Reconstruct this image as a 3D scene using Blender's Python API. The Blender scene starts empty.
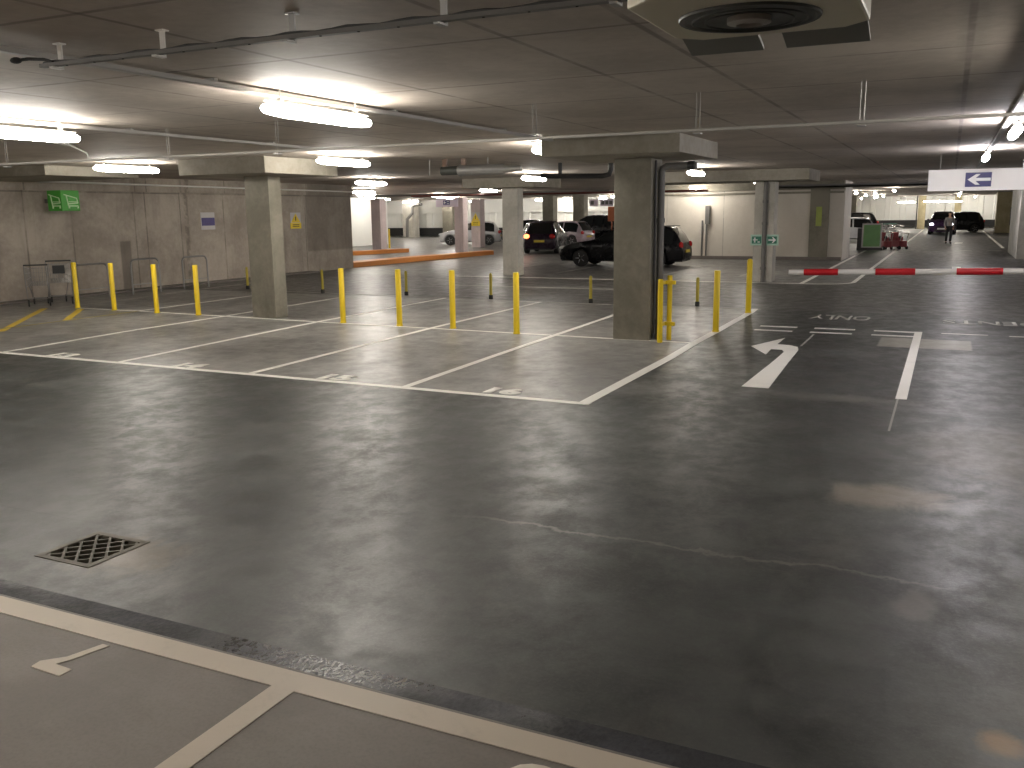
import bpy, bmesh, math, random
from mathutils import Vector, Matrix
R = math.radians; PI = math.pi
random.seed(7)
scn = bpy.context.scene
col = scn.collection

# ------------------------------------------------------------------ helpers
class MB:
    """collects shapes; build() links them as ONE mesh object"""
    def __init__(s): s.v = []; s.f = []
    def add(s, vs, fs):
        b = len(s.v); s.v += [tuple(p) for p in vs]; s.f += [tuple(b + i for i in f) for f in fs]; return s
    def box(s, x0, x1, y0, y1, z0, z1):
        return s.add([(x, y, z) for z in (z0, z1) for y in (y0, y1) for x in (x0, x1)],
                     [(0, 2, 3, 1), (4, 5, 7, 6), (0, 1, 5, 4), (2, 6, 7, 3), (0, 4, 6, 2), (1, 3, 7, 5)])
    def prism(s, poly, z0, z1):
        n = len(poly)
        return s.add([(x, y, z0) for x, y in poly] + [(x, y, z1) for x, y in poly],
                     [tuple(range(n - 1, -1, -1)), tuple(range(n, 2 * n))] + [(i, (i + 1) % n, n + (i + 1) % n, n + i) for i in range(n)])
    def cyl(s, p0, p1, r0, n=12, r1=None):
        r1 = r0 if r1 is None else r1
        p0 = Vector(p0); p1 = Vector(p1); d = (p1 - p0).normalized()
        a = d.orthogonal().normalized(); b = d.cross(a)
        vs = [p + (a * math.cos(2 * PI * i / n) + b * math.sin(2 * PI * i / n)) * r for p, r in ((p0, r0), (p1, r1)) for i in range(n)]
        return s.add(vs, [tuple(range(n - 1, -1, -1)), tuple(range(n, 2 * n))] + [(i, (i + 1) % n, n + (i + 1) % n, n + i) for i in range(n)])
    def tube(s, pts, r, n=8):
        pts = [Vector(p) for p in pts]; rings = []; a = None
        for i, p in enumerate(pts):
            d = (pts[min(i + 1, len(pts) - 1)] - pts[max(i - 1, 0)]).normalized()
            a = d.orthogonal().normalized() if a is None else (a - d * a.dot(d)).normalized()
            b = d.cross(a)
            rings.append([p + (a * math.cos(2 * PI * k / n) + b * math.sin(2 * PI * k / n)) * r for k in range(n)])
        vs = [q for g in rings for q in g]; m = len(rings)
        fs = [tuple(range(n - 1, -1, -1)), tuple(range((m - 1) * n, m * n))]
        for i in range(m - 1):
            for k in range(n): fs.append((i * n + k, i * n + (k + 1) % n, (i + 1) * n + (k + 1) % n, (i + 1) * n + k))
        return s.add(vs, fs)
    def lathe(s, prof, n=20, axis='z', c=(0, 0, 0)):
        """prof: list of (radius, height along axis)"""
        vs = []; m = len(prof)
        for r, h in prof:
            for k in range(n):
                a, b = r * math.cos(2 * PI * k / n), r * math.sin(2 * PI * k / n)
                p = {'z': (a, b, h), 'y': (a, h, b), 'x': (h, a, b)}[axis]
                vs.append((p[0] + c[0], p[1] + c[1], p[2] + c[2]))
        fs = [(i * n + k, i * n + (k + 1) % n, (i + 1) * n + (k + 1) % n, (i + 1) * n + k) for i in range(m - 1) for k in range(n)]
        fs += [tuple(range(n - 1, -1, -1)), tuple(range((m - 1) * n, m * n))]
        return s.add(vs, fs)
    def ball(s, c, r, n=10, m=7):
        rx, ry, rz = r if isinstance(r, tuple) else (r, r, r)
        pr = [(max(.001, math.sin(PI * i / m)), -math.cos(PI * i / m)) for i in range(m + 1)]
        b = len(s.v); s.lathe(pr, n)
        for i in range(b, len(s.v)):
            x, y, z = s.v[i]; s.v[i] = (c[0] + x * rx, c[1] + y * ry, c[2] + z * rz)
        return s
    def build(s, name, mat, parent=None, smooth=35, bevel=0, **props):
        me = bpy.data.meshes.new(name); me.from_pydata(s.v, [], s.f); me.update()
        bm = bmesh.new(); bm.from_mesh(me)
        bmesh.ops.recalc_face_normals(bm, faces=bm.faces)
        if bevel: bmesh.ops.bevel(bm, geom=list(bm.edges), offset=bevel, segments=2, affect='EDGES', profile=.6)
        bm.to_mesh(me); bm.free()
        if smooth: me.shade_smooth(); me.set_sharp_from_angle(angle=R(smooth))
        me.materials.append(mat)
        o = bpy.data.objects.new(name, me); col.objects.link(o)
        if parent: o.parent = parent
        for k, v in props.items(): o[k] = v
        return o
def tag(o, label=None, cat=None, group=None, kind=None):
    for k, v in (('label', label), ('category', cat), ('group', group), ('kind', kind)):
        if v: o[k] = v
    return o
def thing(name, label, cat, loc=(0, 0, 0), rz=0, group=None):
    o = bpy.data.objects.new(name, None); col.objects.link(o); o.empty_display_size = .2
    o.location = loc; o.rotation_euler = (0, 0, rz); return tag(o, label, cat, group)
def struct(o): o['kind'] = 'structure'; return o
def dup(root, loc, rz=0, label=None, group=None):
    r = root.copy(); col.objects.link(r); r.location = loc; r.rotation_euler = (0, 0, rz)
    if label: r['label'] = label
    if group: r['group'] = group
    for ch in list(root.children):
        c = ch.copy(); col.objects.link(c); c.parent = r
        for g in list(ch.children):
            d = g.copy(); col.objects.link(d); d.parent = c
    return r

# ------------------------------------------------------------------ materials
class NT:
    def __init__(s, name):
        s.m = bpy.data.materials.new(name); s.m.use_nodes = True; s.t = s.m.node_tree; s.n = s.t.nodes
        s.b = s.n['Principled BSDF']; s.l = s.t.links
        s.co = s.n.new('ShaderNodeTexCoord').outputs['Object']
        s.xyz = None
    def link(s, a, b): s.l.new(a, b)
    def val(s, sock, v):
        if hasattr(v, 'is_linked') or isinstance(v, bpy.types.NodeSocket): s.l.new(v, sock)
        else: sock.default_value = v
    def math(s, op, a, b=0., clamp=False):
        n = s.n.new('ShaderNodeMath'); n.operation = op; n.use_clamp = clamp; s.val(n.inputs[0], a); s.val(n.inputs[1], b); return n.outputs[0]
    def sep(s):
        if s.xyz is None:
            n = s.n.new('ShaderNodeSeparateXYZ'); s.link(s.co, n.inputs[0]); s.xyz = n.outputs
        return s.xyz
    def noise(s, scale, detail=4, rough=.6, dist=0, sc=(1, 1, 1)):
        mp = s.n.new('ShaderNodeMapping'); s.link(s.co, mp.inputs[0]); mp.inputs['Scale'].default_value = sc
        n = s.n.new('ShaderNodeTexNoise'); s.link(mp.outputs[0], n.inputs['Vector'])
        n.inputs['Scale'].default_value = scale; n.inputs['Detail'].default_value = detail
        n.inputs['Roughness'].default_value = rough; n.inputs['Distortion'].default_value = dist
        return n.outputs['Fac']
    def ramp(s, f, a, b, lo=0., hi=1.):
        n = s.n.new('ShaderNodeMapRange'); n.interpolation_type = 'SMOOTHSTEP'
        s.val(n.inputs['Value'], f); n.inputs['From Min'].default_value = a; n.inputs['From Max'].default_value = b
        n.inputs['To Min'].default_value = lo; n.inputs['To Max'].default_value = hi; return n.outputs[0]
    def mix(s, f, a, b):
        n = s.n.new('ShaderNodeMix'); n.data_type = 'RGBA'
        s.val(n.inputs[0], f)
        for sk, v in ((n.inputs[6], a), (n.inputs[7], b)):
            if isinstance(v, bpy.types.NodeSocket): s.link(v, sk)
            else: sk.default_value = (*v, 1)
        return n.outputs[2]
    def box(s, x0, x1, y0, y1, soft=.03):
        X = s.sep(); f = None
        for sk, a, sg in ((X[0], x0, 1), (X[0], x1, -1), (X[1], y0, 1), (X[1], y1, -1)):
            if a is None: continue
            g = s.ramp(sk, a - soft, a + soft) if sg > 0 else s.ramp(sk, a - soft, a + soft, 1, 0)
            f = g if f is None else s.math('MULTIPLY', f, g)
        return f
    def lines(s, axis, vals, w):
        """1 near any of the given coordinates, else 0"""
        X = s.sep()[axis]; f = None
        for v in vals:
            d = s.math('ABSOLUTE', s.math('SUBTRACT', X, v)); f = d if f is None else s.math('MINIMUM', f, d)
        return s.ramp(f, w * .4, w, 1, 0)
    def bump(s, h, strength=.2, dist=.02):
        n = s.n.new('ShaderNodeBump'); s.link(h, n.inputs['Height']); n.inputs['Strength'].default_value = strength
        n.inputs['Distance'].default_value = dist; s.link(n.outputs[0], s.b.inputs['Normal'])
    def out(s, c=None, rough=None, metal=0, spec=None):
        if c is not None: s.val(s.b.inputs['Base Color'], c if isinstance(c, bpy.types.NodeSocket) else (*c, 1))
        if rough is not None: s.val(s.b.inputs['Roughness'], rough)
        s.b.inputs['Metallic'].default_value = metal
        if spec is not None: s.b.inputs['Specular IOR Level'].default_value = spec
        return s.m
def plain(name, c, rough=.5, metal=0, var=.12, scale=6, coat=0):
    """painted / plastic / metal surface with slight mottling"""
    t = NT(name); f = t.noise(scale, 5, .65)
    t.out(t.mix(f, tuple(x * (1 - var) for x in c), tuple(min(1, x * (1 + var)) for x in c)), t.ramp(f, .3, .7, max(.02, rough - .06), rough + .06), metal)
    if coat: t.b.inputs['Coat Weight'].default_value = coat; t.b.inputs['Coat Roughness'].default_value = .04
    return t.m
def emit(name, c, e, base=(.9, .9, .9)):
    t = NT(name); t.out(base, .4); t.b.inputs['Emission Color'].default_value = (*c, 1); t.b.inputs['Emission Strength'].default_value = e
    return t.m
def concrete(name, a, b, rough=.75, streak=True, joints_and_shade=None, jw=.012, sc=1., haxis=None, blot=None):
    t = NT(name)
    f1 = t.noise(.7 * sc, 6, .62, .4); f2 = t.noise(9 * sc, 6, .7); f = t.math('ADD', t.math('MULTIPLY', f1, .72), t.math('MULTIPLY', f2, .28))
    c = t.mix(t.ramp(f, .36, .64), a, b)
    if streak:
        g = t.noise(3, 4, .6, .2, (1, 1, .12)); c = t.mix(t.ramp(g, .52, .75, 0, .35), c, tuple(x * .62 for x in a))
    if joints_and_shade:
        for ax, vals in joints_and_shade:
            c = t.mix(t.math('MULTIPLY', t.math('MULTIPLY', t.lines(ax, vals, jw), t.ramp(t.noise(1.2, 5, .7), .35, .6, .25, 1)), .6), c, tuple(x * .3 for x in a))
    if blot:
        for bx in blot: c = t.mix(t.math('MULTIPLY', bx(t), .6), c, tuple(x * .4 for x in a))
    h = t.math('ADD', f2, t.math('MULTIPLY', f1, 2))
    t.bump(h, .25, .008)
    return t.out(c, rough, 0, .3)

def floor_mat():
    t = NT('floor_asphalt')
    big = t.noise(.45, 6, .62, .3); mid = t.noise(1.9, 10, .74, .3, (.8, .9, 1)); fine = t.noise(46, 4, .75); sw = t.noise(1.5, 9, .74, .4, (.9, .7, 1)); gl = t.noise(3.5, 8, .72, .2, (1, .8, 1))
    f = t.math('ADD', t.math('MULTIPLY', big, .42), t.math('MULTIPLY', mid, .58))
    asph = t.mix(t.ramp(f, .40, .60), (.018, .0205, .0195), (.060, .065, .062))
    asph = t.mix(t.ramp(sw, .53, .70, 0, .55), asph, (.10, .098, .093))
    scr = t.noise(1.6, 9, .8, 0, (1.6, .35, 1)); asph = t.mix(t.ramp(scr, .58, .70, 0, .22), asph, (.16, .16, .15)); asph = t.mix(t.ramp(scr, .30, .40, .25, 0), asph, (.02, .021, .02))
    asph = t.mix(t.ramp(fine, .45, .68, 0, .25), asph, (.115, .115, .108))
    far = t.mix(t.ramp(f, .4, .62), (.050, .048, .045), (.10, .098, .092))
    bay = t.mix(t.ramp(f, .40, .62), (.150, .146, .136), (.285, .28, .266))
    bay = t.mix(t.ramp(mid, .55, .75, 0, .5), bay, (.36, .355, .34))
    c = asph
    m_far = t.box(None, None, 9.98, None, .03); c = t.mix(m_far, c, far)
    m1 = t.box(None, 0.02, -.08, 9.98, .03); c = t.mix(m1, c, bay)
    m2 = t.box(None, 1.15, 16.95, 38, .02); c = t.mix(m2, c, t.mix(.45, bay, far))
    m3 = t.box(None, 1.2, 38, None, .5); c = t.mix(m3, c, t.mix(.4, bay, far))
    # patched-over repair by the give-way line, sand stains, cement smear, rusty spot
    c = t.mix(t.math('MULTIPLY', t.box(2.6, 3.88, 5.38, 6.42, .02), .8), c, (.34, .32, .27))
    n3 = t.noise(1.6, 6, .7, 1.2)
    def blob(x, y, rx, ry, colr, amt, e0=.55):
        nonlocal c
        X = t.sep(); dx = t.math('DIVIDE', t.math('SUBTRACT', X[0], x), rx); dy = t.math('DIVIDE', t.math('SUBTRACT', X[1], y), ry)
        d = t.math('SQRT', t.math('ADD', t.math('MULTIPLY', dx, dx), t.math('MULTIPLY', dy, dy)))
        d = t.math('ADD', d, t.math('MULTIPLY', t.math('SUBTRACT', n3, .5), 1.4))
        c = t.mix(t.ramp(d, e0 - .25, e0 + .35, amt, 0), c, colr)
    blob(3.2, -2.3, .55, .42, (.22, .195, .16), .75, .6)
    blob(3.9, -.6, .9, 1.6, (.13, .115, .095), .55)
    blob(3.79, -5.42, .14, .16, (.26, .15, .06), .95)
    blob(-.95, -5.35, .5, .45, (.17, .125, .075), .55)
    blob(.2, .9, .9, .6, (.2, .2, .19), .5)
    blob(2.4, 1.2, 1.2, .3, (.16, .155, .14), .5)
    blob(3.45, -4.2, .16, .3, (.13, .12, .11), .7)
    # settling crack across the aisle
    X = t.sep(); wob = t.math('MULTIPLY', t.math('SUBTRACT', t.noise(1.5, 6, .7), .5), .5)
    d = t.math('ABSOLUTE', t.math('SUBTRACT', t.math('ADD', X[1], wob), -3.88))
    ck = t.math('MULTIPLY', t.ramp(d, .006, .03, 1, 0), t.box(.6, 3.5, None, None, .3)); c = t.mix(t.math('MULTIPLY', ck, .5), c, (.20, .19, .17))
    d = t.math('ABSOLUTE', t.math('SUBTRACT', t.math('ADD', X[1], t.math('MULTIPLY', wob, .15)), -5.03))
    ck = t.math('MULTIPLY', t.ramp(d, .004, .014, 1, 0), t.box(-3.5, -1.0, None, None, .1)); c = t.mix(t.math('MULTIPLY', ck, .8), c, (.02, .02, .02))
    t.bump(t.math('ADD', fine, t.math('MULTIPLY', mid, 1.2)), .2, .005)
    r = t.ramp(gl, .35, .65, .34, .50); r = t.math('SUBTRACT', r, t.math('MULTIPLY', m1, .04))
    return t.out(c, r, 0, .55)
def near_mat():
    t = NT('floor_near_coating'); f = t.noise(1.1, 6, .6, .5); g = t.noise(60, 2, .6); st = t.noise(5, 5, .6, 0, (.25, 1.2, 1))
    c = t.mix(t.ramp(f, .35, .65), (.205, .18, .162), (.255, .228, .205)); c = t.mix(t.ramp(g, .4, .7, 0, .25), c, (.14, .128, .12))
    c = t.mix(t.ramp(st, .5, .8, 0, .3), c, (.30, .272, .25))
    t.bump(g, .25, .003); return t.out(c, .55, 0, .4)
def strip_mat():
    t = NT('bitumen_joint'); g = t.noise(55, 5, .7, .3, (1, .5, 1)); f = t.noise(2, 4, .6)
    t.bump(g, .35, .004)
    return t.out(t.mix(t.ramp(f, .4, .6), (.007, .008, .012), (.028, .029, .040)), t.math('ADD', t.ramp(g, .35, .7, .20, .40), t.ramp(t.noise(1.1, 3, .5), .42, .58, 0, .35)), 0, .35)
def paint_mat(name, c, wear=.25, dirt=(.22, .21, .2)):
    t = NT(name); f = t.noise(3.2, 7, .72, .5); g = t.noise(30, 4, .7)
    t.out(t.mix(t.ramp(t.math('ADD', t.math('MULTIPLY', f, .7), t.math('MULTIPLY', g, .3)), .5, .72, .04, wear + .25), c, dirt), .5); return t.m

M = {}
M['floor'] = floor_mat(); M['near'] = near_mat(); M['strip'] = strip_mat()
XJ = [-6.3, -5.2, -3.9, -2.75, -.77, .92, 1.75, 3.5, 5.3, 7.1, 9]
M['ceil'] = concrete('ceiling_concrete', (.37, .322, .275), (.50, .445, .385), .7, False,
    [(0, XJ), (1, [-11, -9.2, -7.4, -5.5, -3.8, -2.0, -.5, 1.6, 3.5, 5.4, 7.3, 9.2, 11, 13, 15, 17, 20, 23, 26])], .03,
    blot=[lambda t: t.math('MULTIPLY', t.box(3.44, 3.6, -3.9, -1.3, .05), t.noise(5, 5, .7)),
          lambda t: t.math('MULTIPLY', t.box(3.42, 3.56, .0, 2.2, .05), t.noise(5, 5, .7))])
M['conc'] = concrete('column_concrete', (.165, .152, .118), (.26, .242, .195), .75)
M['conc_pale'] = concrete('pale_column_concrete', (.42, .40, .35), (.60, .58, .52), .7)
M['conc_pink'] = concrete('pinkish_column_concrete', (.56, .47, .47), (.68, .58, .57), .7)
M['conc_ochre'] = concrete('ochre_column_concrete', (.40, .34, .20), (.55, .48, .30), .7)
M['panel'] = concrete('drop_panel_concrete', (.22, .20, .16), (.34, .315, .265), .75, False)
M['wall'] = concrete('wall_concrete', (.31, .268, .225), (.46, .405, .345), .78, True,
    [(1, [1.2, 3.9, 6.2, 7.55, 9.6, 10.0, 11.3, 13.1, 14.9, 17.15]), (2, [2.69])], .03,  # horizontal dark line under the top trim is a painted shadow line
    blot=[lambda t: t.math('MULTIPLY', t.box(None, None, 9.02, 9.38, .03), t.ramp(t.sep()[2], 1.34, 1.4, 1, 0)),
          lambda t: t.math('MULTIPLY', t.box(None, None, 11.45, 11.62, .04), t.ramp(t.noise(4, 5, .7), .4, .6)),
          lambda t: t.math('MULTIPLY', t.box(None, None, 17.2, 19.95, .02), t.ramp(t.sep()[2], .7, .78, 0, .75))])
M['white_wall'] = concrete('painted_wall', (.56, .52, .45), (.64, .60, .53), .6, False, [(0, [-7.4, -5.0, -3.02])], .02)
M['white_rib'] = plain('white_panel', (.80, .80, .76), .45, 0, .05, 2)
M['grey_dark'] = plain('dark_grey_paint', (.09, .085, .08), .6)
M['skirt'] = plain('grey_skirting', (.17, .15, .135), .7, 0, .2)
M['black'] = plain('black_band', (.012, .012, .012), .6)
M['white_line'] = paint_mat('white_road_paint', (.93, .91, .85), -.02)
M['cream_line'] = paint_mat('cream_road_paint', (.66, .58, .48), .08, (.35, .31, .25))
M['worn_line'] = paint_mat('worn_white_paint', (.40, .39, .36), .5)
M['yellow_line'] = paint_mat('yellow_road_paint', (.68, .48, .03), .2)
M['worn_yellow'] = paint_mat('worn_yellow_paint', (.33, .28, .10), .4)
M['yellow'] = plain('yellow_steel_paint', (.80, .58, .015), .35, 0, .10, 5)
M['yellow_dull'] = plain('dull_yellow_paint', (.50, .40, .05), .45, 0, .15, 5)
M['rubber'] = plain('black_rubber', (.02, .02, .02), .7)
M['orange'] = paint_mat('orange_kerb_paint', (.72, .27, .06), .25, (.35, .2, .1))
M['orange_dull'] = plain('dull_orange', (.42, .12, .04), .6)
M['steel'] = plain('galvanised_steel', (.33, .325, .315), .42, .7, .15, 9)
M['chrome'] = plain('bright_steel', (.72, .71, .69), .22, 1, .05, 9)
M['tube_grey'] = plain('grey_pipe_paint', (.15, .145, .135), .5, 0, .15, 6)
M['pipe_dark'] = plain('dark_pipe', (.035, .035, .035), .45)
M['pipe_red'] = plain('oxide_red_pipe', (.16, .045, .035), .5)
M['trunk'] = plain('pale_trunking', (.36, .345, .32), .5, .2, .08)
M['housing'] = plain('lamp_housing_grey', (.42, .41, .39), .5)
M['lamp'] = emit('lamp_diffuser', (1.0, .945, .86), 33)
M['lamp_cold'] = emit('lamp_diffuser_cool', (.97, .94, 1.0), 33)
M['fan_body'] = plain('fan_casing_cream', (.70, .66, .52), .5)
M['fan_flap'] = plain('fan_flap_grey', (.20, .20, .18), .5)
M['fan_dark'] = plain('fan_inlet_dark', (.045, .048, .042), .5)
M['fan_hub'] = plain('fan_hub_grey', (.30, .28, .25), .5)
M['copper'] = plain('brown_bracket', (.14, .08, .05), .5)
M['sign_white'] = plain('white_sign_board', (.88, .86, .82), .4, 0, .03)
M['sign_pink'] = plain('pinkish_sign_board', (.72, .62, .72), .4, 0, .03)
M['blue'] = plain('blue_vinyl', (.012, .010, .13), .4, 0, .05)
M['white'] = plain('white_vinyl', (.85, .85, .85), .4, 0, .03)
M['green'] = plain('green_sign_face', (.07, .40, .045), .4, 0, .05)
M['green_pic'] = plain('pale_green_pictogram', (.62, .85, .52), .4, 0, .05)
M['green_board'] = plain('green_poster', (.33, .62, .26), .45, 0, .25, 3)
M['green_sign'] = plain('exit_sign_green', (.02, .16, .10), .4)
M['mint'] = plain('mint_sign_plate', (.42, .62, .52), .4)
M['sign_yellow'] = plain('warning_yellow', (.78, .58, .03), .45)
M['red'] = plain('barrier_red', (.55, .012, .02), .4, 0, .08)
M['white_metal'] = plain('barrier_white', (.82, .80, .76), .4, 0, .04)
M['poster_blue'] = plain('poster_navy', (.09, .075, .22), .5, 0, .35, 8)
M['paper'] = plain('paper_grey', (.55, .53, .54), .6)
M['grate'] = plain('cast_iron', (.12, .108, .085), .6, .3, .3, 20)
M['pit'] = plain('pit_dark', (.012, .01, .008), .9)
M['lime'] = plain('green_reflection_tint', (.36, .42, .10), .6, 0, .3, 4)  # colour of the green light reflected on the pilaster
M['glass'] = plain('car_glass', (.010, .012, .013), .06, 0, 0)
M['tyre'] = plain('tyre', (.016, .016, .016), .75)
M['rim'] = plain('alloy_rim', (.38, .38, .39), .3, .8)
M['trim_black'] = plain('car_black_trim', (.015, .015, .015), .5)
M['tail'] = plain('tail_lamp_red', (.42, .015, .015), .15, 0, 0)
M['tail_on'] = emit('tail_lamp_lit', (1, .16, .05), 3, (.5, .02, .02))
M['head'] = plain('headlamp_glass', (.75, .76, .78), .08, .3, 0)
M['head_on'] = emit('headlamp_lit', (.93, .95, 1), 5)
M['plate_y'] = plain('yellow_plate', (.62, .46, .04), .4)
M['plate_w'] = plain('white_plate', (.7, .7, .68), .4)
def carpaint(n, c):
    m_ = plain(n, c, .28, .0, .03, 3, .0 if c[0] < .1 else .3); m_.node_tree.nodes['Principled BSDF'].inputs['Specular IOR Level'].default_value = .18 if c[0] < .1 else .4; return m_
M['p_black'] = carpaint('black_car_paint', (.004, .004, .005)); M['p_dark'] = carpaint('aubergine_car_paint', (.020, .012, .022))
M['p_silver'] = carpaint('silver_car_paint', (.46, .46, .47)); M['p_lilac'] = carpaint('silver_paint_pink_reflection', (.36, .29, .33))  # lilac one: silver paint with a purplish reflection put into its colour
M['p_white'] = carpaint('white_car_paint', (.62, .62, .64)); M['p_purple'] = carpaint('purple_car_paint', (.045, .022, .06))
M['skin'] = plain('skin', (.42, .25, .18), .5); M['hair'] = plain('dark_hair', (.03, .02, .015), .6)
M['jacket'] = plain('grey_top', (.19, .18, .18), .85); M['trousers'] = plain('black_trousers', (.012, .012, .014), .8)
M['kid_red'] = plain('red_plastic', (.52, .12, .13), .4)

# ------------------------------------------------------------------ room shell
H = 3.1
DX0, DX1, DY0, DY1 = -1.44, -1.03, -5.58, -5.17     # drain hole
f = MB(); Z = 0
def quad(m, x0, x1, y0, y1, z=0): m.add([(x0, y0, z), (x1, y0, z), (x1, y1, z), (x0, y1, z)], [(0, 1, 2, 3)])
quad(f, -48, DX0, -5.93, 92); quad(f, DX1, 14, -5.93, 92); quad(f, DX0, DX1, -5.93, DY0); quad(f, DX0, DX1, DY1, 92)
struct(f.build('floor', M['floor'], smooth=0))
f = MB(); f.add([(-17.2, -5.93, 0), (14, -5.93, 0), (14, -6.10, .02), (-17.2, -6.10, .02)], [(0, 1, 2, 3)])
struct(f.build('trim_1', M['strip'], smooth=0))
f = MB(); f.box(-17.2, 14, -14, -6.10, -.1, .02); struct(f.build('floor_near', M['near'], smooth=0))
f = MB(); f.box(-48, 14, -14, 92, H, H + .25); struct(f.build('ceiling', M['ceil'], smooth=0))
f = MB(); f.box(-17.5, -17.2, -14, 19.92, 0, H); struct(f.build('wall_left', M['wall'], smooth=0))
f = MB(); f.box(-17.2, -17.10, -14, 19.92, 2.72, H); struct(f.build('trim_2', M['wall'], smooth=0))
f = MB(); f.box(-17.2, -16.75, -6.0, 17.2, 0, .05); struct(f.build('baseboard_left', M['skirt'], smooth=0, bevel=.01))
f = MB(); f.box(-17.5, 14, -14.3, -14, 0, H); struct(f.build('wall_behind', M['wall'], smooth=0))
f = MB(); f.box(14, 14.3, -14.3, 92, 0, H); struct(f.build('wall_right', M['conc_pale'], smooth=0))
# ribbed white panel walls (real folds)
def rib_wall(name, p0, p1, z0, z1, mat, pitch=1.2, depth=.10):
    p0 = Vector((*p0, 0)); p1 = Vector((*p1, 0)); d = (p1 - p0); L = d.length; d.normalize(); nrm = Vector((-d.y, d.x, 0)); m = MB()
    n = max(1, int(L / pitch)); pts = []
    for i in range(n):
        a = i * L / n; w = L / n
        for s_, o_ in ((0, 0), (.32, 0), (.38, depth), (.94, depth), (1, 0)):
            pts.append(p0 + d * (a + w * s_) + nrm * o_)
    b = [(p.x, p.y) for p in pts]
    vs = [(x, y, z) for z in (z0, z1) for x, y in b]; k = len(b)
    vs += [tuple(p0 + nrm * .3 + Vector((0, 0, z))) for z in (z0, z1)] + [tuple(p1 + nrm * .3 + Vector((0, 0, z))) for z in (z0, z1)]
    fs = [(i, i + 1, k + i + 1, k + i) for i in range(k - 1)]
    fs += [(2 * k, 2 * k + 1, 2 * k + 3, 2 * k + 2), (0, k, 2 * k + 1, 2 * k), (k - 1, 2 * k - 1, 2 * k + 3, 2 * k + 2)]
    m.add(vs, fs); return struct(m.build(name, mat, smooth=0))
rib_wall('wall_far', (-8, 90), (14, 90), 0, H, M['white_rib'], 1.35)
rib_wall('wall_back_left', (-48, 59), (-8, 59), 0, 2.0, M['white_rib'], 1.5)
m = MB(); m.box(-48, -8, 58.85, 59.25, 2.0, H); struct(m.build('trim_3', M['white_rib'], smooth=0))
m = MB(); m.box(-48, -8, 58.75, 58.98, .1, .78); struct(m.build('baseboard_back_left', M['black'], smooth=0))
m = MB(); m.box(-8, 14, 89.75, 89.98, .1, .78); struct(m.build('baseboard_far', M['black'], smooth=0))
m = MB(); m.box(-8.3, -8, 59, 90.2, 0, H); struct(m.build('wall_back_side', M['white_wall'], smooth=0))
rib_wall('wall_far_left', (-31, 43), (-31, 18), 0, H, M['white_rib'], 1.8)
m = MB(); m.box(-48.3, -48, 18, 59, 0, H); struct(m.build('wall_outer_left', M['white_wall'], smooth=0))
m = MB(); m.box(-48, -17.3, 17.7, 18, 0, H); struct(m.build('wall_return_left', M['wall'], smooth=0))
# lift core: painted block with pilaster, skirting and top band
m = MB(); m.box(-7.9, -.30, 28.9, 31.6, 0, H); struct(m.build('wall_core', M['white_wall'], smooth=0))
m = MB(); m.box(-1.58, -.86, 28.82, 28.95, 0, H); struct(m.build('trim_4', M['conc'], smooth=0))
m = MB(); m.box(-7.95, -.33, 28.80, 28.93, 0, .14); struct(m.build('baseboard_core', M['skirt'], smooth=0))
m = MB(); m.box(-7.92, -.34, 28.84, 28.93, 2.62, 2.70); m.box(-7.92, -.34, 28.80, 28.93, 2.78, H); struct(m.build('trim_5', M['conc'], smooth=0))
# green light reflection on the core pilaster, painted as a thin lime panel
m = MB(); m.box(-1.34, -1.12, 28.812, 28.82, 1.35, 2.1); tag(m.build('green_reflection', M['lime'], smooth=0), 'lime green painted reflection on the grey pilaster of the white wall', 'painted reflection')

# ------------------------------------------------------------------ columns
def column(label, x0, x1, y0, y1, top, mat, panel=None, pz=2.8, pale=None):
    cx, cy = (x0 + x1) / 2, (y0 + y1) / 2
    t = thing('concrete_column', label, 'column', (cx, cy, 0))
    m = MB(); m.box(x0 - cx, x1 - cx, y0 - cy, y1 - cy, 0, top); m.build('shaft', mat, t, 0, .012)
    if panel:
        a, b, c, d = panel; m = MB(); m.box(a - cx, b - cx, c - cy, d - cy, pz, H); m.build('drop_panel', M['panel'], t, 0, .01)
    return t
column('grey concrete column with black pipes on its right side, nearest and widest', -1.34, -.74, 4.72, 5.3, 2.85, M['conc'], (-2.1, 0, 3.6, 5.9), 2.84)
column('grey concrete column standing among the left bays, its right face brightly lit', -9.2, -8.60, 5.15, 5.52, 2.8, M['conc'], (-9.95, -7.85, 4.2, 6.4))
column('plain concrete column in front of the dark hatchback with the yellow plate', -9.68, -9.14, 17.7, 18.15, 2.8, M['conc_pale'], (-10.7, -8.2, 16.9, 19.1))
column('pale concrete column carrying the green arrow signs and a grey downpipe', -1.55, -1.0, 17.3, 17.85, 2.8, M['conc_pale'], (-4.6, .0, 16.5, 18.7))
column('thick white-sided column at the right edge beyond the barrier', 5.88, 7.4, 31.6, 37.5, H, M['conc_pale'])
column('pinkish column on the orange kerbed island, leftmost beside the thin yellow post', -25.2, -24.62, 33.0, 33.6, 2.85, M['conc_pink'])
column('pink-lit column at the far end of the long orange kerb', -19.15, -18.66, 31.5, 32.0, 2.8, M['conc_pink'])
column('dull column bearing a yellow warning notice in front of the silver car', -22.2, -21.6, 39, 39.6, 2.8, M['conc_pink'])
column('far grey column behind the black estate roof, left of the two', -22.4, -21.6, 50, 50.8, H, M['conc'])
column('far grey column behind the black estate roof, right of the two', -20.1, -19.3, 50, 50.8, H, M['conc'])
column('grey pier on the far left back wall beside the bent dark pipe', -38.75, -37.6, 57.6, 58.4, H, M['conc_pale'])
column('brownish pier on the back wall above the nose of the small silver car', -34.85, -33.9, 57.6, 58.4, H, M['conc'])
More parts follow.
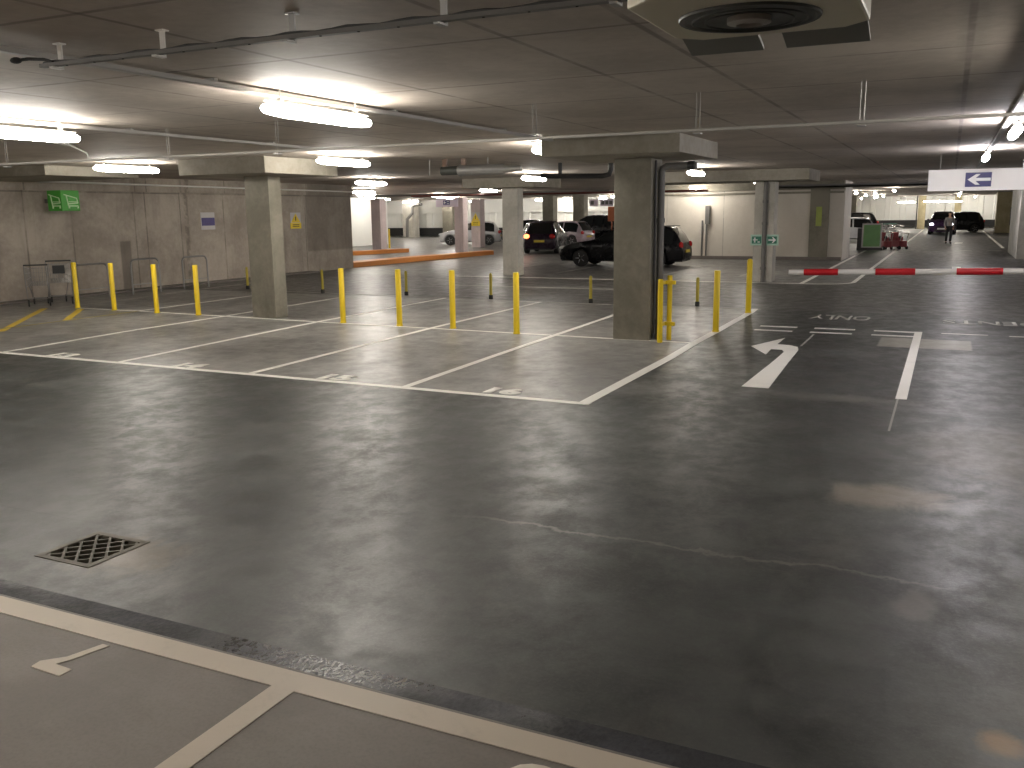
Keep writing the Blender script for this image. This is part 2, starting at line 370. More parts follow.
column('ochre column before the far ribbed wall left of the purple people carrier', .62, 1.27, 86, 86.6, H, M['conc_ochre'])
column('ochre column before the far ribbed wall behind the parked purple car', 3.72, 4.3, 87, 87.6, H, M['conc_ochre'])
column('cream column with dark front beyond the right edge column', 6.6, 7.9, 70.6, 72, H, M['conc_ochre'])
column('grey column with a hanging black panel next to the right edge column', 7.6, 9.2, 66, 67.2, H, M['conc'])
column('grey column at far left of the right hand aisle behind the white car', -4.9, -4.2, 78, 78.7, H, M['conc'])
# drop panel against the left wall
m = MB(); m.box(-17.19, -13.3, 3.9, 6.3, 2.90, H); tag(m.build('drop_panel', M['panel'], None, 0, .01), 'concrete ceiling drop panel against the left wall above the green trolley sign', 'ceiling panel')

# ------------------------------------------------------------------ lamps
def make_lamp(mat, label, group):
    t = thing('tube_light', label, 'ceiling light', (0, 0, 2.86), 0, group)
    m = MB(); prof = [(.001, -.79), (.020, -.785), (.032, -.765), (.042, -.72), (.051, -.62), (.057, -.45), (.057, .45), (.051, .62), (.042, .72), (.036, .765), (.022, .785), (.001, .79)]
    m.lathe(prof, 12, 'y', (0, 0, .062)); m.build('diffuser', mat, t)
    m = MB(); m.box(-.022, .022, -.74, .74, .122, .138); m.build('housing', M['housing'], t, 0, .004)
    for s in (-1, 1):
        m = MB(); m.box(-.02, .02, s * .55 - .02, s * .55 + .02, .14, .165); m.cyl((0, s * .55, .15), (0, s * .55, .238), .006, 6); m.build('hanger', M['housing'], t)
    return t
G = 'batten lights further back over the bays and lanes'
lampA = None
def lamp(x, y, label, rz=0, group=None, mat='lamp', z=2.858):
    global lampA
    if lampA is None: lampA = make_lamp(M['lamp'], label, group); r = lampA; r.location = (x, y, z); r.rotation_euler = (0, 0, rz); return r
    r = dup(lampA, (x, y, z), rz, label)
    if 'group' in r: del r['group']
    if group: r['group'] = group
    if mat == 'lamp_cold':
        for c in r.children:
            if c.name.startswith('diffuser'):
                me = bpy.data.meshes.get('diffuser_cool')
                if me is None: me = c.data.copy(); me.name = 'diffuser_cool'; me.materials[0] = M['lamp_cold']
                c.data = me
    return r
lamp(-1.78, -2.12, 'glowing tube light under the pale trunking, nearest and largest in view')
lamp(-5.55, -2.4, 'glowing tube light cut by the left edge of the picture')
lamp(-11.19, 4.1, 'glowing tube light just left of the left column drop panel', 0, None, 'lamp', 2.888)
lamp(-6.45, 4.7, 'glowing tube light lighting the bright right face of the left column', 0, None, 'lamp', 2.888)
lamp(-2.35, 4.65, 'bright tube light seen end on beside the drop panel of the widest column', 0, None, 'lamp', 2.905)
lamp(-12.1, 13.85, 'glowing tube light over the back of the bays near the warning poster wall')
lamp(-6.88, 14.0, 'glowing tube light at the drop panel of the plain middle column')
lamp(-2.28, 13.5, 'glowing tube light just right of the widest column top')
lamp(-13.78, 24.8, 'glowing tube light over the lane left of the plain middle column')
lamp(-18.9, 23.3, 'glowing tube light past the end of the left concrete wall')
lamp(-2.33, 20.8, 'small glowing tube light left of the downpipe column top')
lamp(-6.0, 28.0, 'small glowing tube light before the white core wall')
lamp(4.1, 3.85, 'bright cool tube light at the right edge under the trunking', 0, None, 'lamp_cold')
lamp(3.97, 10.1, 'bright cool tube light directly above the white arrow sign', 0, None, 'lamp_cold')
lamp(3.97, 22.0, 'bright cool tube light seen just below the white arrow sign', 0, None, 'lamp_cold')
lamp(3.97, 31.0, 'cool tube light further along the lane below the arrow sign', 0, None, 'lamp_cold')
lamp(-23.7, 57.6, 'small glowing light above the black estate roof far back')
L = 'small glowing batten light far back in the right hand aisle'
for x, y in ((-1.93, 51.7), (-2.25, 63.1), (-.94, 53.2), (-2.8, 79.4), (-2.26, 74.5), (.6, 45.0), (-4.5, 86.5), (-1.5, 70), (8.5, 60), (8, 86), (5.4, 88.2), (3.95, 44), (3.95, 60), (3.95, 75)): lamp(x, y, L, 0, 'batten lights far back in the right aisle')  # visible far lights first, others added to brighten the far walls
lamp(-.45, 86.6, 'thin tube light across the far wall, left of the ochre column', R(90), None, 'lamp', 2.45)
lamp(1.9, 84.0, 'thin tube light across the far wall, left piece right of the ochre column', R(90), None, 'lamp', 2.45)
lamp(3.5, 84.0, 'thin tube light across the far wall, right piece right of the ochre column', R(90), None, 'lamp', 2.45)
L = 'added batten light in the far left hall brightening the white panel walls'
for x, y in ((-22, 28), (-25.5, 24.5), (-26.8, 35), (-27, 46), (-33, 50), (-34, 56.5), (-37.5, 56.5), (-31, 56.0), (-24, 40), (-17, 33), (-19, 53), (-16, 47), (-12, 40), (-11, 50), (-25.5, 56.5), (-14, 56.5), (-41, 56.3), (-39, 50), (-36, 45), (-29, 40), (-22, 35), (-11, 56.5), (-19, 57)):  # lamps added in a loose grid to brighten the white walls
    lamp(x, y, L, 0, 'added batten lights in the far left hall')
L = 'batten light outside the picture lighting the aisle'
for x, y in ((4.7, -2.0), (-9.3, -2.8), (-5.7, -7.2), (-2.6, -10.6), (-9.5, -9.5), (-14, -4), (9, 4), (-2, -10.8), (10, 22), (9, 13), (10, 50), (10, 78)): lamp(x, y, L, 0, 'batten lights outside the view')  # unseen lamps: some read off the lit floor and ceiling, others added as fill

# trunking lines the lamps hang from, cable trays, conduits
def trunking(label, x, y0, y1, z=3.062):
    m = MB(); m.box(x - .035, x + .035, y0, y1, z - .018, z + .018)
    t = thing('light_trunking', label, 'trunking', (0, 0, 0)); m.build('channel', M['trunk'], t, 0, .004)
    y = y0 + .4
    while y < y1: k = MB(); k.box(x - .05, x + .05, y - .02, y + .02, z + .018, H); k.build('bracket', M['trunk'], t, 0); y += 2.6
    return t
trunking('pale metal trunking over the nearest glowing tube light', -1.85, -9.0, 3.4)
trunking('pale metal trunking over the tube light at the left edge', -5.65, -9.0, 3.0)
trunking('metal trunking running away above the cool lights at the right', 4.02, -6.0, 60)
# cable tray near the camera with four white hangers
t = thing('cable_tray', 'perforated galvanised cable tray hanging nearest overhead on white brackets', 'cable tray', (0, -5.0, 2.97))
m = MB(); m.box(-1.72, 2.42, -.02, .02, -.008, .003); m.box(-1.72, 2.42, -.022, -.018, -.008, .014); m.box(-1.72, 2.42, .018, .022, -.008, .014); m.build('channel', M['tube_grey'], t, 0)
m = MB(); x = -1.5
while x < 2.3: m.lathe([(.007, -.003), (.007, .001)], 8, 'z', (x, 0, -.008)); x += .24
m.build('hole', M['pit'], t, kind='stuff')
m = MB(); m.tube([(-1.72 + .1 * i, .012, .022 + .006 * math.sin(i * 1.7)) for i in range(42)], .008, 6); m.build('cable', M['pipe_dark'], t)
for x in (-1.58, -.72, .22, 1.15, 2.05):
    m = MB(); m.box(x - .018, x + .018, .02, .03, -.02, .13); m.box(x - .018, x + .018, -.05, .03, -.026, -.016); m.box(x - .03, x + .03, -.0, .05, .122, .13); m.build('hanger', M['sign_white'] if x < -.5 else M['steel'], t, 0)
m = MB(); m.tube([(-1.62, 0, .02), (-1.72, .02, .045), (-1.84, .0, .055), (-1.9, -.02, .05)], .010, 6); m.ball((-1.93, -.02, .05), (.045, .03, .02)); m.build('cable_end', M['rubber'], t)
# long conduit across
t = thing('conduit_run', 'long pale conduit crossing the whole picture on pairs of thin rods', 'conduit', (0, -.6, 2.76))
m = MB(); m.tube([(-17, .02, 0), (-9, .0, .01), (-4.4, .03, 0), (-.9, .14, .012), (1.9, .04, .004), (4.5, 0, 0), (9, 0, 0)], .015, 8); m.build('pipe', M['trunk'], t)
for x in (-14.3, -11.3, -8.3, -5.3, -3.6, -.35, 1.3, 2.72, 4.05, 6.5):
    m = MB()
    for s in (-.018, .018): m.cyl((x + s, .06, 0), (x + s, .06, .34), .0028, 5)
    m.box(x - .035, x + .035, .02, .1, -.03, -.02); m.build('rod', M['steel'], t)
m = MB(); m.tube([(-6.7, .06, .0), (-6.72, .05, .10), (-6.85, -.1, .2), (-7.05, -.6, .28), (-7.1, -1.0, .30)], .012, 6); m.build('drop_cable', M['trunk'], t)
# conduits on left wall
m = MB(); m.tube([(-17.04, -10, 2.95), (-17.04, 5.7, 2.94), (-17.04, 12.2, 2.90), (-17.04, 19.8, 2.86)], .024, 8)
tag(m.build('wall_conduit', M['sign_white'], None), 'shiny conduit pipe running along the top of the left concrete wall', 'conduit')  # white paint stands for the lamp light on the conduit
# black pipes
t = thing('drain_pipe', 'black downpipe on the right side of the widest column, turning right at the top', 'pipe', (-.655, 4.98, 0))
m = MB(); m.tube([(0, 0, 0.0), (0, 0, 2.62), (.02, 0, 2.68), (.07, 0, 2.71), (.55, 0, 2.71)], .055, 12); m.build('pipe', M['tube_grey'], t)
for z in (.25, 1.85): m = MB(); m.cyl((0, 0, z), (0, 0, z + .07), .068, 12); m.build('collar', M['tube_grey'], t)
m = MB(); m.cyl((.42, 0, 2.71), (.52, 0, 2.71), .07, 12); m.build('coupling', M['pipe_dark'], t)
m = MB(); m.tube([(-.05, -.14, .06), (-.05, -.14, 2.8)], .02, 8); m.cyl((-.05, -.14, 0.02), (-.05, -.14, .10), .034, 10)
m.build('cable_pipe', M['pipe_dark'], t)
t = thing('downpipe', 'grey downpipe running down the front of the column with the green arrow signs', 'pipe', (-1.24, 17.22, 0))
m = MB(); m.cyl((0, 0, 0), (0, 0, 2.8), .06, 12); m.build('pipe', M['tube_grey'], t)
for z in (.35, 1.6, 2.2): m = MB(); m.cyl((0, 0, z), (0, 0, z + .08), .078, 12); m.build('collar', M['tube_grey'], t)
m = MB(); m.tube([(-4.9, 10, 2.84), (-4.7, 10, 2.82), (-3.45, 10, 2.79), (-3.3, 10, 2.82), (-3.26, 10, 2.92), (-3.26, 10, 3.1)], .055, 10); m.tube([(-4.45, 10, 2.82), (-4.45, 10, 3.1)], .045, 8)
tag(m.build('black_pipe', M['pipe_dark'], None), 'black pipe below the ceiling left of the widest column, bent up at its end', 'pipe')
m = MB(); m.tube([(-17, 24, 2.74), (-4.5, 24, 2.72)], .04, 8); tag(m.build('sprinkler_pipe', M['pipe_red'], None), 'thin dark red pipe across the lane above the cars', 'pipe')
m = MB(); m.tube([(-31, 27.5, 2.86), (-9.5, 27.5, 2.86)], .05, 8); tag(m.build('sprinkler_main', M['tube_grey'], None), 'grey pipe crossing in front of the pink columns', 'pipe')
m = MB(); m.box(-2.5, 14, 26.8, 27.1, 2.80, 2.86); m.box(-2.5, 14, 26.8, 26.83, 2.80, 2.92); tag(m.build('cable_ladder', M['tube_grey'], None, 0), 'dark cable ladder below the ceiling left of the white arrow sign', 'cable tray')
m = MB(); m.tube([(-36.6, 57.2, 2.78), (-37.2, 57.2, 2.76), (-37.5, 57.2, 2.6), (-37.55, 57.2, 2.0), (-38.05, 57.2, 1.55), (-38.1, 57.2, .05)], .13, 10)
tag(m.build('bent_pipe', M['tube_grey'], None), 'dark bent pipe running down the far white wall left of the silver car', 'pipe')
m = MB(); m.cyl((7.2, 80, 0), (7.2, 80, 3.1), .12, 10); tag(m.build('far_pipe', M['trim_black'], None), 'dark vertical pipe beside the far ribbed wall right of the black hatchback', 'pipe')
m = MB(); m.box(.48, .58, 85.9, 86, 0, 3.1); tag(m.build('far_conduit', M['pipe_dark'], None), 'dark conduit on the ochre column left of the purple people carrier', 'pipe')
# jet fan hanging in mid view
t = thing('jet_fan', 'grey cylindrical jet fan hung on rods left of the bright end-on light', 'fan', (-5.15, 7.2, 2.87))
t.scale = (.72, .8, .8)
m = MB(); m.lathe([(.10, -.45), (.15, -.44), (.16, -.40), (.13, -.33), (.13, .9), (.09, 1.0), (.06, 1.45)], 16, 'x'); m.build('casing', M['steel'], t)
m = MB(); m.lathe([(.11, -1.0), (.11, -.45)], 12, 'x'); m.build('motor', M['fan_dark'], t)
for x in (-.9, -.3): m = MB(); m.box(x - .07, x + .07, -.03, .03, .08, .32); m.build('bracket', M['copper'], t, 0)
for x in (.45, -1.4): m = MB(); m.cyl((x, 0, -.1), (x, 0, .32), .012, 6); m.build('rod', M['steel'], t)
# big induction fan near camera
t = thing('ceiling_fan_unit', 'large cream ceiling ventilation unit with round dark inlet at the top of the picture', 'fan', (2.72, -5.30, 2.78))
m = MB(); m.prism([(-.40, -.36), (-.30, -.46), (.30, -.46), (.40, -.36), (.40, .30), (.30, .40), (-.30, .40), (-.40, .30)], 0, .26)
o = m.build('casing', M['fan_body'], t, 0, .012)
m = MB(); m.lathe([(.001, -.001), (.245, -.001), (.255, -.010), (.27, -.010), (.275, .004)], 32, 'z', (-.02, .0, 0)); m.build('inlet_ring', M['fan_dark'], t)
for r_, rr in ((.22, .003), (.17, .003)):
    m = MB(); m.tube([(-.02 + r_ * math.cos(a * PI / 16), r_ * math.sin(a * PI / 16), -.014) for a in range(33)], rr, 5); m.build('guard_ring', M['fan_dark'], t)
m = MB(); m.lathe([(.085, -.001), (.085, -.022), (.05, -.03), (.048, -.014), (.001, -.014)], 20, 'z', (-.02, 0, 0)); m.build('hub', M['fan_hub'], t)
for a, b in ((-.40, -.07), (.03, .38)):
    m = MB(); m.add([(a, .38, .03), (b, .38, .03), (b, .60, -.03), (a, .60, -.03), (a, .38, .045), (b, .38, .045), (b, .60, -.012), (a, .60, -.012)],
                    [(0, 1, 2, 3), (4, 7, 6, 5), (0, 4, 5, 1), (2, 6, 7, 3), (0, 3, 7, 4), (1, 5, 6, 2)]); m.build('outlet_flap', M['fan_flap'], t, 0)
m = MB(); m.box(-.40, .38, .36, .40, .02, .24); m.build('outlet_hood', M['fan_body'], t, 0, .006)
m = MB()
for x in (-.32, .32):
    for y in (-.38, .32): m.cyl((x, y, .25), (x, y, .32), .01, 6)
m.build('mounting', M['steel'], t)
m = MB(); m.box(-.52, -.42, -.25, .0, .12, .32); m.build('junction_box', M['tube_grey'], t, 0, .005)
m = MB(); m.tube([(-.42, -.1, .2), (-.5, .0, .26), (-.62, -.05, .3)], .012, 6); m.build('cable', M['rubber'], t)

# ------------------------------------------------------------------ bollards
def bollard(label, x, y, h=1.04, r=.052, mat='yellow', base=False, group=None, cap=False):
    t = thing('yellow_bollard', label, 'bollard', (x, y, 0), 0, group)
    m = MB(); pr = [(r, 0), (r, h - .012), (r * .86, h)] if not cap else [(r, 0), (r, h - .06), (r * .95, h - .03), (r * .6, h - .006), (.004, h)]
    m.lathe([(p[0], p[1]) for p in pr], 18); m.build('post', M[mat], t)
    if base: m = MB(); m.lathe([(r * 1.45, 0), (r * 1.45, .08), (r * 1.1, .10)], 16); m.build('rubber_foot', M['rubber'], t)
    else: m = MB(); m.lathe([(r * 1.12, 0.0), (r * 1.12, .03), (r * 1.0, .035)], 16); m.build('base_ring', M[mat], t)
    return t
S = 'tall yellow bollard, '
for x, y, l in ((-14.42, 5.24, 'leftmost, at the yellow hatching by the trolleys'), (-13.2, 5.2, 'second from the left'), (-11.78, 5.08, 'third from the left, in front of the middle hoop stand'),
                (-10.6, 5.08, 'fourth from the left, nearest left of the lit column'), (-6.85, 4.99, 'first right of the left column'), (-5.57, 4.97, 'with a thin short post right behind it'),
                (-4.46, 5.0, 'halfway between the two big columns'), (-3.08, 4.75, 'closest left of the widest column')):
    bollard(S + l, x, y)
bollard('tall yellow bollard on the right boundary line, nearer of the two', -.0, 6.14)
bollard('tall round-topped yellow bollard at the far end of the right boundary line', -.06, 9.21, 1.08, .055, 'yellow', False, None, True)
S = 'short yellow back row post, '
for x, y, l in ((-14.24, 10.68, 'far left beside the concrete wall'), (-11.35, 10.29, 'just left of the bollard by the left column'), (-8.83, 10.4, 'hidden partly behind a tall bollard'),
                (-6.33, 10.2, 'in front of the plain middle column'), (-3.74, 10.07, 'left of the widest column before the black car'), (-1.34, 10.2, 'right of the widest column')):
    bollard(S + l, x, y, .62, .034, 'yellow_dull', True, None, True)
# twin guard post with brackets beside the widest column
t = thing('pipe_guard', 'yellow twin post guard with stub rails against the widest column', 'guard', (-.50, 4.62, 0))
for x, y, h, r in ((-.03, 0, .99, .042), (.02, .34, 1.03, .040)): m = MB(); m.lathe([(r, 0), (r, h - .01), (r * .8, h)], 14, 'z', (x, y, 0)); m.build('post', M['yellow'], t)
for z in (.93, .28): m = MB(); m.box(-.03, .16, .14, .20, z - .03, z + .03); m.box(-.03, .01, .0, .34, z - .025, z + .025); m.build('stub_rail', M['yellow'], t, 0, .008)
m = MB(); m.cyl((-22.9, 31.2, .25), (-22.9, 31.2, 1.25), .05, 10); tag(m.build('yellow_post', M['yellow'], None), 'thin yellow post on the orange island beside the leftmost pinkish column', 'post')

# ------------------------------------------------------------------ painted marks
def mark(name, mat, label, cat, polys, z=.004, smooth=0):
    m = MB()
    for p in polys: m.prism(p, z - .003, z)
    return tag(m.build(name, mat, None, smooth), label, cat)
def rect(x0, x1, y0, y1): return [(x0, y0), (x1, y0), (x1, y1), (x0, y1)]
w = .05
def ribbon(pts, hw):
    L_, R_ = [], []
    for i, p in enumerate(pts):
        a = Vector(pts[max(i - 1, 0)]); b = Vector(pts[min(i + 1, len(pts) - 1)]); d = (b - a).normalized(); n = Vector((-d.y, d.x)) * hw
        L_.append((p[0] + n.x, p[1] + n.y)); R_.append((p[0] - n.x, p[1] - n.y))
    return [[R_[i], R_[i + 1], L_[i + 1], L_[i]] for i in range(len(pts) - 1)]
mark('painted_line', M['white_line'], 'long white line closing the front of the numbered bays 13 to 16', 'floor marking', ribbon([(-17, .1), (-9.63, -.03), (-4.68, -.08), (.1, -.14)], .055), .0035)
mark('painted_line', M['white_line'], 'white line across the middle of the bays along the yellow bollards', 'floor marking', ribbon([(-14.4, 5.25), (-12.5, 5.23), (-9.88, 5.1), (-7.46, 4.96), (-4.85, 4.87), (-2.38, 4.78), (0, 4.73)], .042), .0035)
mark('painted_line', M['worn_line'], 'faint white line across the back of the bays by the short posts', 'floor marking', ribbon([(-13.5, 10.4), (-7.52, 10.08), (-4.9, 9.9), (.05, 9.95)], .035), .0035)
for pts, l, mt in (([(-9.63, -.03), (-9.86, 2.6), (-9.89, 5.1)], 'white bay line on the left side of bay 13, leftmost full line', 'white_line'),
                   ([(-7.10, -.08), (-7.28, 2.6), (-7.43, 5), (-7.5, 10.05)], 'white bay line, second from the left, right of the leftmost number', 'white_line'), ([(-4.68, -.08), (-4.77, 2.7), (-4.85, 4.9), (-4.9, 9.88)], 'white bay line running up between two bollards in the middle of the bays', 'white_line'),
                   ([(-2.28, -.1), (-2.35, 2.5), (-2.39, 4.8), (-2.48, 9.9)], 'white bay line ending behind the widest column', 'white_line'), ([(-9.91, 5.2), (-10.1, 9.3)], 'white line behind the left column in the back bays', 'white_line'),
                   ([(-12.5, 5.25), (-12.65, 9.9)], 'white line behind the second pair of left bollards', 'white_line'), ([(-14.9, 5.1), (-15.03, 7.2), (-15.5, 9.9), (-15.7, 13)], 'thin white line in front of the hoop stands', 'worn_line')):
    mark('bay_line', M[mt], l, 'floor marking', ribbon(pts, .05), .0055)
mark('boundary_line', M['white_line'], 'thick white line on the right edge of bay 16 running to the round-topped bollard', 'floor marking', ribbon([(.03, -.19), (.04, 3.2), (0, 4.7), (0, 6.2), (-.03, 9.3), (-.07, 9.98)], .068), .0075)
mark('painted_line', M['cream_line'], 'cream line closing the near bays at the bottom of the picture', 'floor marking', [rect(-17, 13, -6.26, -6.12)], .0235)
mark('bay_line', M['cream_line'], 'cream bay line running down to the bottom edge of the picture', 'floor marking', [rect(.93, 1.05, -13, -6.26)], .0235)
mark('bay_line', M['cream_line'], 'cream bay line at the near left outside the picture', 'floor marking', [rect(-1.5, -1.38, -13, -6.26)], .0235)
def text(s, label, x0, x1, y0, y1, mat, z, rot=False, name='painted_number', bold=.012):
    cu = bpy.data.curves.new('t', 'FONT'); cu.body = s; cu.offset = bold; cu.resolution_u = 4
    o = bpy.data.objects.new('t', cu); col.objects.link(o); bpy.context.view_layer.update()
    me = bpy.data.meshes.new_from_object(o.evaluated_get(bpy.context.evaluated_depsgraph_get()))
    bpy.data.objects.remove(o); me.name = name
    xs = [v.co.x for v in me.vertices]; ys = [v.co.y for v in me.vertices]
    for v in me.vertices:
        a = (v.co.x - min(xs)) / (max(xs) - min(xs)); b = (v.co.y - min(ys)) / (max(ys) - min(ys))
        if rot: a, b = 1 - a, 1 - b
        v.co = (x0 + a * (x1 - x0), y0 + b * (y1 - y0), z)
    bm = bmesh.new(); bm.from_mesh(me); r = bmesh.ops.extrude_face_region(bm, geom=list(bm.faces)); bmesh.ops.translate(bm, verts=[v for v in r['geom'] if isinstance(v, bmesh.types.BMVert)], vec=(0, 0, -.003))
    bmesh.ops.recalc_face_normals(bm, faces=bm.faces); bm.to_mesh(me); bm.free(); me.materials.append(mat)
    o = bpy.data.objects.new(name, me); col.objects.link(o); return tag(o, label, 'floor marking')
for n, x, wd in (('16', -1.05, 'rightmost of the four, beside the thick boundary line'), ('15', -3.42, 'second of the four from the right'), ('14', -5.9, 'third of the four from the right'), ('13', -8.45, 'leftmost of the four at the picture edge')):
    text(n, 'white painted bay number, ' + wd, x - .22, x + .22, -.02, .31, M['white_line'], .0065, bold=.06)
m = MB(); m.prism([(-.075, -6.29), (-.125, -6.45), (-.165, -6.49), (-.205, -6.53), (-.195, -6.585), (-.0, -6.59), (-.0, -6.525), (-.11, -6.52), (-.08, -6.46), (-.03, -6.29)], .0205, .0235)
tag(m.build('painted_number', M['cream_line'], None, 0), 'cream painted number 1 in the near bay at bottom left', 'floor marking')
text('3', 'cream painted number cut off by the bottom edge of the picture', 2.13, 2.33, -6.66, -6.30, M['cream_line'], .0235, True)
text('ONLY', 'upside-down white painted word ONLY beyond the give way dashes', 1.17, 2.24, 8.65, 9.35, M['worn_line'], .0045, True, 'painted_word', .012)
text('RESIDENTS', 'upside-down worn white painted word RESIDENTS in the right lane', 3.46, 5.98, 8.65, 9.25, M['worn_line'], .0045, True, 'painted_word', .012)
for i, (a, b) in enumerate(((.55, 1.18), (1.47, 2.13), (2.43, 3.12))):
    mark('give_way_dash', M['white_line'], 'white give way dash in the far row, %s' % ('leftmost', 'middle one', 'joined to the centre bar')[i], 'floor marking', [rect(a, b, 7.15, 7.28)])
    mark('give_way_dash', M['white_line'], 'white give way dash in the near row, %s' % ('leftmost', 'middle one', 'touching the centre bar')[i], 'floor marking', [rect(a, b, 6.60, 6.72)])
mark('lane_dash', M['white_line'], 'thin white dash right of the centre bar', 'floor marking', [rect(3.46, 4.14, 7.19, 7.26)])
mark('lane_dash', M['white_line'], 'thin white dash cut by the right edge of the picture', 'floor marking', [rect(4.44, 5.1, 7.17, 7.24)])
mark('centre_bar', M['white_line'], 'thick white centre bar between the two lanes', 'floor marking', [rect(3.06, 3.175, 1.36, 7.28)], .006)
mark('chalk_line', M['worn_line'], 'faint worn line continuing the centre bar towards the camera', 'floor marking', [rect(3.075, 3.095, -.2, 1.36)], .0034)
mark('turn_arrow', M['white_line'], 'white left turn arrow painted before the give way line', 'floor marking',
     [[(1.39, 1.46), (1.70, 1.46), (1.63, 3.2), (1.585, 4.55), (1.53, 4.86), (1.40, 5.0), (1.2, 5.05), (1.20, 5.78), (.87, 4.72), (1.22, 3.98), (1.20, 4.52), (1.36, 4.50), (1.42, 4.30), (1.42, 3.4)]])
mark('chalk_line', M['worn_line'], 'faint straight line beyond the tip of the left turn arrow', 'floor marking', [rect(1.545, 1.575, 5.0, 6.4)], .0034)
# far lines
arc = [(1.15 - .9 + .9 * math.cos(a), 16.95 + .9 + .9 * math.sin(a)) for a in [R(-90 + 9 * i) for i in range(11)]]
mark('lane_line', M['white_line'], 'white line along the far bays curving into the long lane edge line', 'floor marking', ribbon([(-11, 16.95)] + arc + [(1.17, 30), (1.3, 83)], .06))
mark('lane_line', M['white_line'], 'white line from the lane edge towards the green board', 'floor marking', [rect(-.2, -.08, 17.0, 38)], .006)
mark('lane_line', M['white_line'], 'white line on the right edge of the far lane beside the black hatchback', 'floor marking', ribbon([(5.9, 42), (6.0, 78)], .07))
mark('lane_line', M['worn_line'], 'white lane line across the dark lane behind the short posts', 'floor marking', [rect(-9.3, -4.2, 13.6, 13.72)])
mark('lane_line', M['worn_line'], 'short far white line beside the parked trolleys', 'floor marking', ribbon([(-1.3, 52), (-.6, 60)], .07))
for i, x in enumerate((1.35, 2.6, 3.85, 5.1)):
    mark('far_dash', M['worn_line'], 'pale dash across the far lane, %s' % ('leftmost by the lane edge', 'second from left', 'third from left', 'rightmost')[i], 'floor marking', [rect(x, x + .62, 38.7, 39.1)])
mark('lane_arrow', M['white_line'], 'white arrow head on the floor seen behind the barrier arm', 'floor marking', [[(3.6, 22), (4.1, 23.4), (3.9, 23.4), (3.9, 25.8), (3.62, 25.8), (3.62, 23.4), (3.4, 23.4)]])
mark('floor_patch', M['white_line'], 'small white patch on the lane beside the walking person', 'floor marking', [[(3.75, 48.2), (4.15, 48.4), (4.2, 49.3), (3.8, 49.2)]])  # small white patch laid flat on the lane
for i, x in enumerate((-11.0, -8.4, -4.7, -2.3)):
    mark('bay_line', M['worn_line'], 'worn white line of the far bays around the black car, %s' % ('leftmost', 'by its front wheel', 'by its rear', 'near the downpipe column')[i], 'floor marking', [rect(x - .05, x + .05, 19.2, 24.0)])
mark('bay_line', M['worn_line'], 'worn white line running below the white core wall', 'floor marking', [rect(-7, -.4, 24.2, 24.4)])
# yellow hatching
mark('hatch_line', M['yellow_line'], 'thick yellow slanted stripe reaching towards the shopping trolleys', 'floor marking', ribbon([(-12.1, 1.7), (-15.1, 4.9)], .07))
mark('hatch_line', M['yellow_line'], 'short yellow slanted stripe at the foot of the leftmost bollard', 'floor marking', ribbon([(-12.5, 3.4), (-14.15, 5.1)], .07))
mark('hatch_line', M['worn_yellow'], 'thin worn yellow line ending at the second bollard from the left', 'floor marking', [rect(-12.52, -12.42, 1.2, 5.2)], .006)

# ------------------------------------------------------------------ drain grate
t = thing('drain_grate', 'cast iron drain grate with diamond openings in the dark aisle', 'drain', ((DX0 + DX1) / 2, (DY0 + DY1) / 2, 0))
a = (DX1 - DX0) / 2
m = MB(); m.box(-a - .03, -a + .012, -a - .03, a + .03, -.02, .004); m.box(a - .012, a + .03, -a - .03, a + .03, -.02, .004); m.box(-a, a, -a - .03, -a + .012, -.02, .004); m.box(-a, a, a - .012, a + .03, -.02, .004)
m.build('frame', M['grate'], t, 0)
m = MB()
for s in (1, -1):
    for k in range(-4, 5):
        # diagonal bar y = s*x + k*step clipped to the opening
        c = k * .118
        xs = sorted([max(-a, (-a - c) / s if s > 0 else (a - c) / s), min(a, (a - c) / s if s > 0 else (-a - c) / s)])
        if xs[1] - xs[0] < .02 or xs[0] >= a or xs[1] <= -a: continue
        p, q = Vector((xs[0], s * xs[0] + c, 0)), Vector((xs[1], s * xs[1] + c, 0)); d = (q - p).normalized(); n = Vector((-d.y, d.x, 0)) * .0072
        zt = .0 if s > 0 else .0015
        m.prism([(p - n).to_tuple()[:2], (q - n).to_tuple()[:2], (q + n).to_tuple()[:2], (p + n).to_tuple()[:2]], -.022, zt)
m.build('bar', M['grate'], t, 0)
m = MB(); m.add([(-a, -a, -.3), (a, -a, -.3), (a, a, -.3), (-a, a, -.3), (-a, -a, -.02), (a, -a, -.02), (a, a, -.02), (-a, a, -.02)], [(0, 1, 2, 3), (0, 1, 5, 4), (1, 2, 6, 5), (2, 3, 7, 6), (3, 0, 4, 7)])
m.build('pit', M['pit'], t, 0)

# ------------------------------------------------------------------ kerbs
def kerb(label, poly): m = MB(); m.prism(poly, 0, .2); return tag(m.build('orange_kerb', M['orange'], None, 0, .02), label, 'kerb')
kerb('long orange painted kerb leading from the wall end to the pink-lit column', [(-17.95, 19.95), (-17.2, 19.95), (-17.0, 25), (-16.6, 30.8), (-17.2, 31.0), (-17.75, 25)])
kerb('shorter orange painted kerb behind the long one beside the leftmost pinkish column', [(-24.2, 27.5), (-23.6, 27.5), (-22.4, 32.3), (-23.0, 32.5)])

